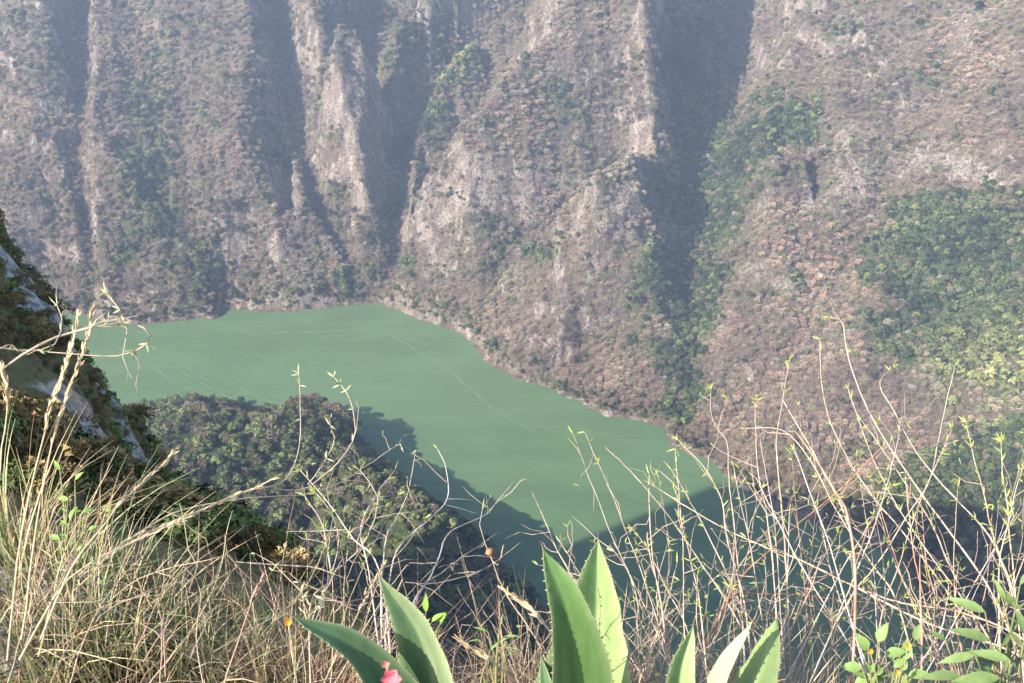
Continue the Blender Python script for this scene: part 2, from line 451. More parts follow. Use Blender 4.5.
ROCK_BLOBS = [(240, 240, 18, .6), (290, 245, 18, .8), (305, 260, 16, .6), (185, 235, 14, .6), (260, 200, 20, .3), (30, 225, 26, .6), (360, 110, 34, .8), (345, 90, 26, .7), (380, 160, 24, .7), (360, 180, 30, .5),
    (420, 180, 24, .6), (480, 170, 20, .9), (490, 195, 18, .9), (540, 180, 20, .8), (585, 180, 18, .9), (440, 210, 26, .7), (400, 220, 20, .8), (420, 240, 20, .7), (520, 200, 24, .6), (650, 130, 26, .6), (645, 170, 22, .6),
    (840, 130, 22, .9), (860, 165, 26, .9), (920, 150, 22, .9), (940, 165, 22, .9), (905, 105, 18, .8), (980, 175, 26, .7), (810, 195, 18, .8), (840, 190, 18, .8), (890, 180, 22, .6), (850, 20, 24, .6), (960, 20, 20, .6),
    (820, 60, 30, .5), (880, 60, 26, .6), (430, 10, 24, .8), (470, 15, 18, .7), (960, 190, 26, .7), (1010, 190, 30, .6), (530, 330, 14, .6), (560, 345, 14, .5), (700, 70, 34, .8), (700, 110, 26, .8), (760, 60, 40, .5), (100, 300, 26, .4),
    (320, 290, 20, .5), (280, 290, 20, .5), (240, 300, 20, .4), (30, 280, 40, .5), (870, 500, 24, .8), (930, 480, 24, .8), (800, 500, 16, .8)]
PINK_BLOBS = [(540, 60, 50, .8), (500, 120, 40, .8), (590, 60, 40, .6), (560, 300, 40, 1), (600, 260, 36, 1), (540, 340, 30, 1), (600, 370, 30, 1), (640, 370, 16, 1), (240, 170, 30, .8), (220, 130, 30, .6), (700, 420, 30, 1),
    (720, 350, 40, 1), (760, 300, 46, 1), (800, 260, 40, 1), (790, 400, 50, 1), (850, 420, 50, .9), (820, 340, 46, .9), (790, 180, 26, 1), (760, 200, 24, .8), (820, 230, 26, 1), (860, 240, 20, .6), (900, 420, 40, .6),
    (960, 60, 34, .9), (1000, 120, 34, .9), (730, 60, 40, .7), (770, 60, 40, .6), (450, 280, 20, .7), (120, 290, 24, .6), (210, 295, 24, .5), (950, 120, 34, .7)]
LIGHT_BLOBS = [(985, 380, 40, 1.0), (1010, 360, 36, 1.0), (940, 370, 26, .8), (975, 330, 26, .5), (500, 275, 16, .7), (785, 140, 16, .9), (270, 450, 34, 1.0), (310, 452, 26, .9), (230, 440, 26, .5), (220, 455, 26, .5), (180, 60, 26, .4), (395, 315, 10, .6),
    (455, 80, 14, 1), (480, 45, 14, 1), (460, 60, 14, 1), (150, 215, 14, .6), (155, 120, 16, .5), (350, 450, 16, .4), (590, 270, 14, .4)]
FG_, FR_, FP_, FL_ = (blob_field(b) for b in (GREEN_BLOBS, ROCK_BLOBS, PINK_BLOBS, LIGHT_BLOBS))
nz = fbm2(TX, TY + TZ, 40, 4, 71)
nz2 = fbm2(TX, TY + TZ, 16, 3, 72)
GREEN = np.clip(FG_ - 0.16 + 1.0 * nz + 0.8 * nz2 + np.where(AN > 0, 1.4, 0), 0, 1)
PINK = np.clip(FP_ + 0.5 * nz, 0, 1)
steep = sstep(1.55, 2.6, SLOPE)
ROCK = np.clip(0.75 * FR_ + 0.55 * steep + 0.35 * fbm2(TX, TY + TZ, 30, 4, 73) - 1.0 * np.clip(FG_, 0, 1) + np.where((AF > 0) & (AF < 9) & (TZ < 12), 0.5, 0), 0, 1)
ROCK = np.where(AN > 0, 0.1, ROCK)

M_TER = mat_terrain()
def terrain_object():
    ny, nx = TX.shape
    idx = np.arange(ny * nx).reshape(ny, nx)
    f = np.stack([idx[:-1, :-1], idx[:-1, 1:], idx[1:, 1:], idx[1:, :-1]], -1).reshape(-1, 4)
    # break up the steep faces sideways too, so cliffs are not stretched sheets
    st = sstep(0.9, 2.4, SLOPE) * sstep(3, 20, np.abs(np.where(AF > 0, AF, 0)))
    DX = st * 5.0 * fbm3(TX * 1.2, TY * 1.2, TZ, 17, 3, 201, 0.6); DY = st * 6.0 * fbm3(TX, TY * 0.7, TZ * 1.3, 21, 3, 202, 0.6)
    o = mesh_np('terrain', np.stack([TX + DX, TY + DY, TZ], -1).reshape(-1, 3), f, M_TER, smooth=True)
    ca = o.data.color_attributes.new('cover', 'FLOAT_COLOR', 'POINT')
    col = np.stack([GREEN, PINK, ROCK, np.ones_like(ROCK)], -1).astype(np.float32)
    ca.data.foreach_set('color', col.ravel())
    tag(o, 'steep canyon walls and wooded slopes either side of the green river', 'canyon terrain', kind='structure')
terrain_object()

def river():
    n = 2
    v = [(-2300, -400, 0), (2300, -400, 0), (2300, 2300, 0), (-2300, 2300, 0)]
    o = mesh_np('river', v, np.array([[0, 1, 2, 3]]), mat_water())
    tag(o, 'opaque green river bending through the canyon floor', 'river', kind='structure')
river()

def haze():
    m = bpy.data.materials.new('haze_air'); m.use_nodes = True
    nt = m.node_tree; nt.nodes.clear()
    out = nt.nodes.new('ShaderNodeOutputMaterial'); v = nt.nodes.new('ShaderNodeVolumePrincipled')
    v.inputs['Color'].default_value = (0.62, 0.76, 1.0, 1); v.inputs['Density'].default_value = HAZE_D
    v.inputs['Anisotropy'].default_value = 0.15
    nt.links.new(v.outputs[0], out.inputs['Volume'])
    x0, x1, y0, y1, z0, z1 = -2400, 2400, -500, 2400, -17, 745
    vv = [(x, y, z) for z in (z0, z1) for y in (y0, y1) for x in (x0, x1)]
    o = mesh_np('haze', vv, np.array([[0, 2, 3, 1], [4, 5, 7, 6], [0, 1, 5, 4], [2, 6, 7, 3], [0, 4, 6, 2], [1, 3, 7, 5]]), m)
    tag(o, 'pale bluish haze filling the canyon air', 'haze', kind='stuff')
HAZE_D = 0.00018
haze()

# ------------------------------------------------------------------ light and camera
SUN_EL = 37.0
sun_to = np.array([-0.80, -0.60]) * math.cos(R(SUN_EL)); sun_to = Vector((sun_to[0], sun_to[1], math.sin(R(SUN_EL))))
sd = bpy.data.lights.new('sun', 'SUN'); sd.energy = 4.8; sd.angle = R(0.5); sd.color = (1.0, 0.93, 0.82)
so = bpy.data.objects.new('sun', sd); C.objects.link(so)
so.rotation_euler = sun_to.to_track_quat('Z', 'Y').to_euler(); so.location = (-200, -300, 1200)
w = bpy.data.worlds.new('World'); SC.world = w; w.use_nodes = True
nt = w.node_tree
sky = nt.nodes.new('ShaderNodeTexSky'); sky.sky_type = 'NISHITA'; sky.sun_disc = False
sky.sun_elevation = R(SUN_EL); sky.sun_rotation = math.atan2(sun_to.x, sun_to.y)
sky.air_density = 1.0; sky.dust_density = 1.2
bg = nt.nodes['Background']; bg.inputs[1].default_value = 0.15
nt.links.new(sky.outputs[0], bg.inputs[0])

cd = bpy.data.cameras.new('camera'); co = bpy.data.objects.new('camera', cd); C.objects.link(co)
co.location = (0, 0, H); co.rotation_euler = (R(90) - PITCH, 0, 0)
cd.sensor_width = 36; cd.lens = 36 * FPX / 1024; cd.clip_start = 0.05; cd.clip_end = 6000
cd.dof.use_dof = True; cd.dof.focus_distance = 3.2
cd.dof.aperture_fstop = (cd.lens / 1000) / 0.0022
SC.camera = co
SC.view_settings.view_transform = 'Standard'; SC.view_settings.look = 'None'; SC.view_settings.gamma = 1
SC.view_settings.exposure = 1.30
SC.cycles.use_denoising = True
SC.cycles.max_bounces = 6; SC.cycles.diffuse_bounces = 3; SC.cycles.glossy_bounces = 2; SC.cycles.transmission_bounces = 4; SC.cycles.volume_bounces = 0; SC.cycles.transparent_max_bounces = 8

# ------------------------------------------------------------------ trees
def mat_leaf(name, translucent=0.0, attr='tint', inst=True, rough=0.8, vary=0.35, nscale=0.9):
    m, nt, b = new_mat(name)
    at = N(nt, 'ShaderNodeAttribute', attribute_name=attr)
    at.attribute_type = 'INSTANCER' if inst else 'GEOMETRY'
    at2 = N(nt, 'ShaderNodeAttribute', attribute_name='shade')
    oi = N(nt, 'ShaderNodeObjectInfo')
    src = at.outputs['Color'] if inst else oi.outputs['Color']
    s2 = math_n(nt, 'ADD', math_n(nt, 'MULTIPLY', at2.outputs['Fac'], vary * 2), 1 - vary)
    c = N(nt, 'ShaderNodeVectorMath', operation='SCALE')
    nt.links.new(src, c.inputs[0]); nt.links.new(s2, c.inputs['Scale'])
    nt.links.new(c.outputs[0], b.inputs['Base Color'])
    b.inputs['Roughness'].default_value = rough; b.inputs['Specular IOR Level'].default_value = 0.2
    return m

def crown_mesh(name, seed, n_clump, per, leaf, flat=1.0, twiggy=False, trunk=True):
    r = np.random.default_rng(seed)
    V = []; F = []; S = []
    cl = []
    for i in range(n_clump):
        a = r.uniform(0, 2 * math.pi); h = r.uniform(-0.25, 1.0); rr = math.sqrt(max(0.05, 1 - max(h, 0) ** 2)) * r.uniform(0.25, 0.85)
        cl.append((np.array([math.cos(a) * rr, math.sin(a) * rr, 0.95 + h * 0.62 * flat]), r.uniform(0.28, 0.5)))
    for (c, cr) in cl:
        sh = r.uniform(0.2, 1.0)
        for k in range(per):
            d = r.normal(size=3); d /= np.linalg.norm(d)
            if d[2] < -0.3: d[2] *= -0.6
            p = c + d * cr * r.uniform(0.75, 1.08) * np.array([1, 1, 0.8])
            t = np.cross(d, r.normal(size=3)); t /= np.linalg.norm(t) + 1e-9
            u = np.cross(d, t) + d * r.uniform(-0.5, 0.5)
            s = leaf * r.uniform(0.6, 1.4)
            base = len(V)
            if twiggy:
                w_ = s * 0.22
                V += [p - t * w_ - d * s * 0.3, p + t * w_ - d * s * 0.3, p + u * s + d * s * 1.0, p - u * s * 0.4 + d * s * 0.8]
                F.append((base, base + 1, base + 2, base + 3))
            else:
                V += [p - t * s, p - u * s * 0.7, p + t * s, p + u * s * 0.8]
                F.append((base, base + 1, base + 2, base + 3))
            S += [min(1, sh * 0.75 + r.uniform(0, 0.4))] * 4
    if trunk:
        for (c, cr) in [((0, 0, 0), 0)] + cl[:4]:
            b0 = len(V); top = np.array([0, 0, 0.75]) if cr == 0 else c
            bot = np.array([0, 0, -0.25]) if cr == 0 else np.array([0, 0, 0.5])
            r0, r1 = (0.07, 0.05) if cr == 0 else (0.045, 0.015)
            for (q, rad) in ((bot, r0), (top, r1)):
                for j in range(4):
                    V.append(q + np.array([math.cos(j * 1.571) * rad, math.sin(j * 1.571) * rad, 0])); S.append(0.15)
            for j in range(4): F.append((b0 + j, b0 + (j + 1) % 4, b0 + 4 + (j + 1) % 4, b0 + 4 + j))
    return np.array(V), np.array(F), np.array(S)

def leafmesh(name, seed, mat, link=False, **kw):
    V, F, S = crown_mesh(name, seed, **kw)
    o = mesh_np(name, V, F, mat, link=link)
    at = o.data.attributes.new('shade', 'FLOAT', 'POINT')
    S2 = np.zeros(len(o.data.vertices), dtype=np.float32); S2[:len(S)] = S[:len(S2)]
    at.data.foreach_set('value', S2)
    return o

def scatter_object(name, pts, scale, tint, rotz, pick, protos, label, squash=None):
    me = bpy.data.meshes.new(name)
    me.vertices.add(len(pts)); me.vertices.foreach_set('co', np.asarray(pts, dtype=np.float32).ravel())
    a = me.attributes.new('sc', 'FLOAT_VECTOR', 'POINT')
    sq = np.ones(len(pts)) if squash is None else squash
    a.data.foreach_set('vector', np.stack([scale, scale, scale * sq], -1).astype(np.float32).ravel())
    a = me.attributes.new('rot', 'FLOAT_VECTOR', 'POINT'); a.data.foreach_set('vector', np.stack([0 * rotz, 0 * rotz, rotz], -1).astype(np.float32).ravel())
    a = me.attributes.new('pick', 'INT', 'POINT'); a.data.foreach_set('value', pick.astype(np.int32))
    a = me.attributes.new('tint', 'FLOAT_COLOR', 'POINT'); a.data.foreach_set('color', np.concatenate([tint, np.ones((len(pts), 1))], 1).astype(np.float32).ravel())
    o = bpy.data.objects.new(name, me); C.objects.link(o)
    ng = bpy.data.node_groups.new(name + '_scatter', 'GeometryNodeTree')
    ng.interface.new_socket('Geometry', in_out='INPUT', socket_type='NodeSocketGeometry')
    ng.interface.new_socket('Geometry', in_out='OUTPUT', socket_type='NodeSocketGeometry')
    gi = ng.nodes.new('NodeGroupInput'); go = ng.nodes.new('NodeGroupOutput')
    ip = ng.nodes.new('GeometryNodeInstanceOnPoints')
    gj = ng.nodes.new('GeometryNodeGeometryToInstance')
    for p in reversed(protos):
        oi = ng.nodes.new('GeometryNodeObjectInfo'); oi.inputs['Object'].default_value = p; oi.inputs['As Instance'].default_value = True
        ng.links.new(oi.outputs['Geometry'], gj.inputs[0])
    def na(nm, dt):
        n = ng.nodes.new('GeometryNodeInputNamedAttribute'); n.data_type = dt; n.inputs['Name'].default_value = nm
        return n.outputs['Attribute']
    ng.links.new(gi.outputs[0], ip.inputs['Points'])
    ng.links.new(gj.outputs[0], ip.inputs['Instance'])
    ip.inputs['Pick Instance'].default_value = True
    ng.links.new(na('pick', 'INT'), ip.inputs['Instance Index'])
    ng.links.new(na('rot', 'FLOAT_VECTOR'), ip.inputs['Rotation'])
    ng.links.new(na('sc', 'FLOAT_VECTOR'), ip.inputs['Scale'])
    ng.links.new(ip.outputs[0], go.inputs[0])
    md = o.modifiers.new('scatter', 'NODES'); md.node_group = ng
    tag(o, label, kind='stuff')
    return o

M_CROWN = mat_leaf('tree_crown')
def protos(name, seeds, **kw): return [leafmesh(name, s, M_CROWN, **kw) for s in seeds]
P_GREEN = protos('green_crown', [1, 2, 3, 4], n_clump=10, per=34, leaf=0.13)
P_DRY = protos('bare_crown', [11, 12, 13, 14], n_clump=12, per=46, leaf=0.115, twiggy=True)

M_SINGLE = mat_leaf('single_tree_crown', inst=False)
M_TRUNK = new_mat('tree_trunk')[0]; M_TRUNK.node_tree.nodes['Principled BSDF'].inputs['Base Color'].default_value = (0.16, 0.13, 0.10, 1)
CROWN_ARGS = dict(green=dict(n_clump=10, per=34, leaf=0.13), dry=dict(n_clump=12, per=46, leaf=0.115, twiggy=True))
S_GREEN = [(leafmesh('crown', s, M_SINGLE, trunk=False, **CROWN_ARGS['green'])) for s in (1, 2, 3, 4)]
S_DRY = [(leafmesh('crown', s, M_SINGLE, trunk=False, **CROWN_ARGS['dry'])) for s in (11, 12, 13, 14)]
def trunk_proto(seed):
    r = np.random.default_rng(seed); V = []; F = []
    # tapered bole forking into three limbs, one joined mesh
    rings = [(0, 0, -0.3, 0.085), (0.01, 0.0, 0.25, 0.065), (0.0, 0.02, 0.6, 0.05), (0.06 * r.normal(), 0.06 * r.normal(), 1.15, 0.02)]
    for (x, y, z, q) in rings:
        for j in range(6): V.append((x + q * math.cos(j * 1.0472), y + q * math.sin(j * 1.0472), z))
    for i in range(3):
        for j in range(6): F.append((i * 6 + j, i * 6 + (j + 1) % 6, i * 6 + 6 + (j + 1) % 6, i * 6 + 6 + j))
    for k in range(3):
        a = k * 2.1 + r.uniform(0, 1); tip = len(V); V.append((0.5 * math.cos(a), 0.5 * math.sin(a), 1.0 + 0.2 * r.random()))
        j = k * 2; F += [(6 + j, 6 + (j + 1) % 6, tip), (6 + (j + 1) % 6, 12 + (j + 1) % 6, tip), (12 + (j + 1) % 6, 12 + j, tip), (12 + j, 6 + j, tip)]
    return mesh_np('trunk', V, F, M_TRUNK, link=False)
TRUNKS = [trunk_proto(s) for s in (5, 6)]
def single_tree(name, crown, loc, s_, rz, col):
    o = bpy.data.objects.new(name, None); o.empty_display_size = 1; C.objects.link(o)
    o.location = loc; o.scale = (s_,) * 3; o.rotation_euler = (0, 0, rz)
    for src in (crown, TRUNKS[int(rz * 10) % 2]):
        c = src.copy(); c.name = src.name.split('.')[0]; C.objects.link(c); c.parent = o; c.color = (*col, 1)
    return o
# candidate cells
def cell_pick(n, dens, seed):
    r = np.random.default_rng(seed)
    X0, Y0 = TX[:-1, :-1], TY[:-1, :-1]
    area = (TX[1:, 1:] - X0) * (TY[1:, 1:] - Y0) * np.sqrt(1 + SLOPE[:-1, :-1] ** 2)
    wgt = (area * dens[:-1, :-1]).ravel(); wgt /= wgt.sum()
    ci = r.choice(len(wgt), n, p=wgt)
    iy, ix = np.unravel_index(ci, X0.shape)
    u, v = r.random(n), r.random(n)
    def lerp(G): return (G[iy, ix] * (1 - u) + G[iy, ix + 1] * u) * (1 - v) + (G[iy + 1, ix] * (1 - u) + G[iy + 1, ix + 1] * u) * v
    return lerp, r
inview = (DEP > 150) & (PXI > -90) & (PXI < 1114) & (PYI > -110) & (PYI < 760)
land = (~WET) & (TZ > 0.8)
sunface = 1.0
D_green = inview * land * (AF > 0) * np.clip(GREEN * 1.5 - 0.25, 0.025, 1) * (1 - 0.85 * ROCK) * np.where(SLOPE > 4.5, 0.3, 1)
D_green = D_green + inview * land * (AF > 0) * (AF < 13) * 0.35
D_dry = inview * land * (AF > 0) * np.clip(1.15 - GREEN, 0.28, 1) * (1 - 0.92 * sstep(0.3, 0.8, ROCK)) * np.where(SLOPE > 3.0, 0.15, 1)
D_near = inview * land * (AN > 0) * 1.0

MID = fbm2(TX, TY + 0.7 * TZ, 55, 3, 91)
def tints(lerp, r, n, base, var, fields=()):
    t = np.tile(np.array(base), (n, 1))
    for (F, colr) in fields:
        w_ = np.clip(lerp(F), 0, 1)[:, None]
        t = t * (1 - w_) + np.array(colr) * w_
    t = t * (1 + var * r.normal(size=(n, 1))) * (1 + 0.045 * r.normal(size=(n, 3)))
    t = t * (1 + 0.85 * lerp(MID)[:, None])
    return np.clip(t, 0.012, 0.6)

def far_forest():
    n = 15000
    lerp, r = cell_pick(n, D_green, 101)
    P = np.stack([lerp(TX), lerp(TY), lerp(TZ) - 0.6], -1)
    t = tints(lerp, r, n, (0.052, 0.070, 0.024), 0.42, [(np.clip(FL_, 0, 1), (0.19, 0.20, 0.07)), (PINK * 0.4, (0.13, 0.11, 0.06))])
    yel = r.random(n) < 0.10; t[yel] = np.array([0.16, 0.18, 0.05]) * r.uniform(0.7, 1.2, (yel.sum(), 1))
    sc = 1.7 + 3.4 * r.random(n) ** 1.6 * np.where(lerp(GREEN) > 0.5, 1.15, 0.75)
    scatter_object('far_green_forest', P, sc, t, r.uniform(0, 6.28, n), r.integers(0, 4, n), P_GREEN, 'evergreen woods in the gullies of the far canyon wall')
    n = 100000
    lerp, r = cell_pick(n, D_dry, 102)
    P = np.stack([lerp(TX), lerp(TY), lerp(TZ) - 0.8], -1)
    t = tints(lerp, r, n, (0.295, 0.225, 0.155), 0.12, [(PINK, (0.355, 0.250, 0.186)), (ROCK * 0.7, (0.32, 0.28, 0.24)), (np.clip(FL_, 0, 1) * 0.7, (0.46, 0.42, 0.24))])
    ol = r.random(n) < 0.10 + 0.35 * np.clip(lerp(fbm2(TX, TY + TZ, 70, 3, 95)), 0, 1); t[ol] = np.array([0.24, 0.24, 0.12]) * r.uniform(0.7, 1.2, (ol.sum(), 1))
    gy = r.random(n) < 0.05; t[gy] = np.array([0.40, 0.345, 0.30]) * r.uniform(0.8, 1.15, (gy.sum(), 1))
    sc = 0.9 + 3.3 * r.random(n) ** 2.6
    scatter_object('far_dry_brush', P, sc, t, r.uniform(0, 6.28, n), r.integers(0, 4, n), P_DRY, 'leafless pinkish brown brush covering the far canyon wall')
far_forest()

def near_forest():
    n = 8000
    lerp, r = cell_pick(n, D_near, 103)
    P = np.stack([lerp(TX), lerp(TY), lerp(TZ) - 1.0], -1)
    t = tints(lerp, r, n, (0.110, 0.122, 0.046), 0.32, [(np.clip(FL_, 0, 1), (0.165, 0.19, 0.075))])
    gy = r.random(n) < 0.20; t[gy] = np.array([0.21, 0.165, 0.115]) * r.uniform(0.7, 1.3, (gy.sum(), 1))
    yel = r.random(n) < 0.08; t[yel] = np.array([0.14, 0.17, 0.05]) * r.uniform(0.7, 1.2, (yel.sum(), 1))
    sc = 2.6 + 4.0 * r.random(n) ** 1.3
    pk = np.where(gy, 4, 0) + r.integers(0, 4, n)
    rz = r.uniform(0, 6.28, n)
    # the trees that show largest stand as things of their own
    px, py, dp = project(P)
    ok = (px > 90) & (px < 560) & (py > 380) & (py < 640) & ~((px < 290) & (py > 430 + (px - 120) * 1.35))
    size = np.where(ok, sc / dp, 0); big = np.argsort(-size)[:230]
    single = np.zeros(n, bool); single[big] = True
    for i in big:
        where = ('at the river edge of the promontory' if py[i] < 425 else 'in the sunlit clearing belt of the promontory' if py[i] < 470 else 'along the dark hollow across the promontory' if py[i] < 530 else 'on the lowest hump of the promontory')
        where += ', left side' if px[i] < 200 else ', middle' if px[i] < 330 else ', right side'
        look = 'grey leafless' if gy[i] else 'yellow-green' if yel[i] or t[i][1] > 0.13 else 'dark green'
        proto = (S_GREEN + S_DRY)[pk[i]]
        o = single_tree('bare_tree' if gy[i] else 'leafy_tree', proto, P[i], sc[i], rz[i], t[i])
        tag(o, f'{look} tree {where}', 'tree', 'trees on the near promontory')
    k = ~single
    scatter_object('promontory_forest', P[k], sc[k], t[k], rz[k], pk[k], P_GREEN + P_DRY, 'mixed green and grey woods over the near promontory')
near_forest()

def gully_trees():
    spots = [(788, 112, 30, 22, 'in the bright thicket high on the right canyon wall'), (455, 75, 34, 12, 'lining the ridge left of the great buttress'), (684, 400, 20, 14, 'at the foot of the dark wooded gully by the river'),
             (425, 318, 40, 10, 'on the river bank under the great buttress'), (148, 210, 30, 12, 'down the green streak of the left canyon wall')]
    r = np.random.default_rng(9)
    for px0, py0, rad, n, where in spots:
        for j in range(n):
            h = hit(px0 + r.uniform(-rad, rad), py0 + r.uniform(-rad, rad) * (0.3 if n == 10 else 1))
            if h is None or h[2] < 0.5: continue
            s_ = r.uniform(2.8, 5.0); q = np.array([0.12, 0.16, 0.05]) * r.uniform(0.6, 1.3)
            o = single_tree('leafy_tree', S_GREEN[j % 4], (h[0], h[1], h[2] - 0.6), s_, r.uniform(0, 6), q)
            tag(o, f'green tree {where}', 'tree', 'trees ' + where)
gully_trees()

# ------------------------------------------------------------------ boat wakes on the river
def river_marks():
    m, nt, b = new_mat('disturbed_water')
    b.inputs['Base Color'].default_value = (0.108, 0.178, 0.088, 1); b.inputs['Roughness'].default_value = 0.35
    lines = [([(385, 331), (400, 340), (420, 352), (445, 366), (470, 388), (490, 406), (510, 420), (540, 434)], 1.6),
             ([(250, 334), (290, 332), (330, 331), (370, 330)], 1.2), ([(360, 332), (400, 336), (430, 346)], 1.0), ([(560, 450), (600, 470), (640, 500)], 1.0)]
    for i in range(8):
        a = i * 7.0; x0 = 92 + i * 15 - (i % 3) * 9
        lines.append(([(x0 + 4 * i, 336 + a * 0.55 + (i % 2) * 9), (x0 + 35 + 3 * i, 352 + a * 0.62 + (i % 2) * 8), (x0 + 70 + 2 * i, 368 + a * 0.62 + (i % 3) * 4), (x0 + 105 + 2 * i, 384 + a * 0.3 + (i % 3) * 3)], 0.5 + 0.35 * (i % 3)))
    for i in range(7):
        x0 = 352 + i * 7; y0 = 428 + i * 10
        lines.append(([(x0 + 20, y0 + 2), (x0 + 60, y0 + 22), (x0 + 95, y0 + 40)], 0.6))
    for k, (l, w_) in enumerate(lines):
        P = np.array([at_z(px, py, 0)[:2] for px, py in l])
        t = np.linspace(0, len(P) - 1, 26)
        x = np.interp(t, range(len(P)), P[:, 0]); y = np.interp(t, range(len(P)), P[:, 1])
        dx, dy = np.gradient(x), np.gradient(y); L = np.hypot(dx, dy); nx, ny = -dy / L, dx / L
        wv = w_ * (0.45 + 0.55 * np.sin(np.linspace(0, math.pi, 26))) * (0.7 + 0.5 * np.sin(t * 9 + k))
        wv = np.abs(wv) + 0.05
        V = []
        for j in range(26):
            V += [(x[j] - nx[j] * wv[j], y[j] - ny[j] * wv[j], 0.01), (x[j], y[j], 0.10 * w_), (x[j] + nx[j] * wv[j], y[j] + ny[j] * wv[j], 0.01)]
        F = []
        for j in range(25):
            b0 = 3 * j; F += [(b0, b0 + 3, b0 + 4, b0 + 1), (b0 + 1, b0 + 4, b0 + 5, b0 + 2)]
        o = mesh_np('river_wavelet', V, np.array(F), m, smooth=True)
        tag(o, kind='structure')
river_marks()

# ------------------------------------------------------------------ the rim in the foreground
EDGE = [(-60, 200, 44), (0, 258, 33), (28, 282, 32), (48, 308, 31), (66, 348, 30), (76, 384, 28.5), (88, 430, 27), (108, 468, 25.5), (132, 498, 24), (172, 552, 20.5), (206, 604, 17), (240, 656, 14), (270, 705, 9.5)]
EP = [at_d(*e) for e in EDGE]
EP += [np.array([-0.62, 2.6, H - 2.6]), np.array([-0.25, 1.75, H - 2.05]), np.array([0.25, 1.5, H - 1.92]), np.array([0.9, 1.5, H - 1.90]), np.array([1.7, 1.55, H - 1.86]), np.array([9.0, 1.8, H - 1.8])]
EP = np.array(EP)
ctrl = [tuple(e) for e in EP] + [(0, 0, H - 1.62), (-1.2, 0, H - 1.5), (1.5, 0, H - 1.6), (5, 0, H - 1.6), (-4, 0, H - 1.3), (0, -4, H - 1.4), (-1.1, 2.0, H - 1.78), (-1.9, 2.6, H - 1.75), (-0.7, 1.75, H - 1.70),
    (-2.4, 3.6, H - 2.9), (-5, 6, H - 4.2), (-9, 12, H - 7.4), (-6, 11, H - 9.0), (-13, 18, H - 9.5), (-20, 30, H - 12.0), (-24, 20, H - 7), (-30, 5, H - 2), (-12, 4, H - 2.5), (0.8, 1.0, H - 1.68), (0, 1.1, H - 1.72)]
ctrl = np.array(ctrl)

_n = len(ctrl)
_A = np.zeros((_n + 3, _n + 3)); _A[:_n, :_n] = np.sqrt(((ctrl[:, None, :2] - ctrl[None, :, :2]) ** 2).sum(-1) + 0.04)
_A[:_n, _n] = 1; _A[:_n, _n + 1:] = ctrl[:, :2]; _A[_n, :_n] = 1; _A[_n + 1:, :_n] = ctrl[:, :2].T
RBF_W = np.linalg.solve(_A, np.concatenate([ctrl[:, 2], [0, 0, 0]]))

def near_z(x, y):
    sh = x.shape; x = x.ravel(); y = y.ravel()
    z = np.full(x.shape, RBF_W[-3]) + RBF_W[-2] * x + RBF_W[-1] * y
    for c, w_ in zip(ctrl, RBF_W):
        z += w_ * np.sqrt((x - c[0]) ** 2 + (y - c[1]) ** 2 + 0.04)
    z = np.minimum(z, H - 0.9)
    P = np.concatenate([[[-60, 90]], EP[:, :2], [[40, 2.2], [40, -30], [-90, -30], [-90, 90], [-60, 90]]])
    ins = in_poly(x, y, P)
    d = poly_dist(x, y, P[:len(EP) + 2])
    r_ = np.hypot(x, y)
    rough = sstep(2.5, 9, r_)
    bumpy = rough * (0.9 * fbm3(x, y, z * 0, 3.6, 4, 5, 0.6) + 0.8 * (ridged2(x, y, 2.2, 4, 8) - 0.5)) * (0.3 + 0.03 * r_) * np.clip(0.35 + d / 3, 0, 1) + 0.035 * fbm2(x, y, 0.35, 3, 6)
    out = np.where(ins, 0, d)
    z = z + bumpy - out * (2.6 + 0.8 * fbm2(x, y, 3.0, 2, 9)) - 0.25 * np.minimum(out * 8, 1) * 0
    return z.reshape(sh)

def mat_rim():
    m, nt, b = new_mat('rim_rock')
    geo = N(nt, 'ShaderNodeNewGeometry'); pos = geo.outputs['Position']
    mp = N(nt, 'ShaderNodeMapping'); mp.inputs['Scale'].default_value = (1, 1, 0.4); nt.links.new(pos, mp.inputs[0])
    n1 = noise_n(nt, mp.outputs[0], 0.55, 6, 0.65, 0.4); n2 = noise_n(nt, pos, 3.5, 5, 0.65); n3 = noise_n(nt, pos, 0.28, 3, 0.5); n4 = noise_n(nt, pos, 26, 4, 0.6)
    at = N(nt, 'ShaderNodeAttribute', attribute_name='bare')
    rock = ramp(nt, [(0.32, (0.09, 0.085, 0.08)), (0.45, (0.20, 0.19, 0.185)), (0.54, (0.36, 0.345, 0.32)), (0.75, (0.52, 0.50, 0.46))], n2)
    moss = ramp(nt, [(0.34, (0.06, 0.048, 0.024)), (0.5, (0.15, 0.115, 0.055)), (0.62, (0.13, 0.14, 0.05)), (0.78, (0.26, 0.21, 0.10))], n2)
    red = mix(nt, ramp(nt, [(0.55, (0, 0, 0)), (0.7, (1, 1, 1))], n3).outputs[0], rock.outputs[0], (0.42, 0.30, 0.20))
    f = ramp(nt, [(0.44, (0, 0, 0)), (0.52, (1, 1, 1))], math_n(nt, 'ADD', math_n(nt, 'MULTIPLY', n1, 0.52), math_n(nt, 'MULTIPLY', at.outputs['Fac'], 0.46)))
    c = mix(nt, f.outputs[0], moss.outputs[0], red)
    nt.links.new(c, b.inputs['Base Color']); b.inputs['Roughness'].default_value = 0.95; b.inputs['Specular IOR Level'].default_value = 0.15
    bump(nt, b, math_n(nt, 'ADD', n2, math_n(nt, 'MULTIPLY', n4, 0.25)), 0.8, 0.12)
    return m

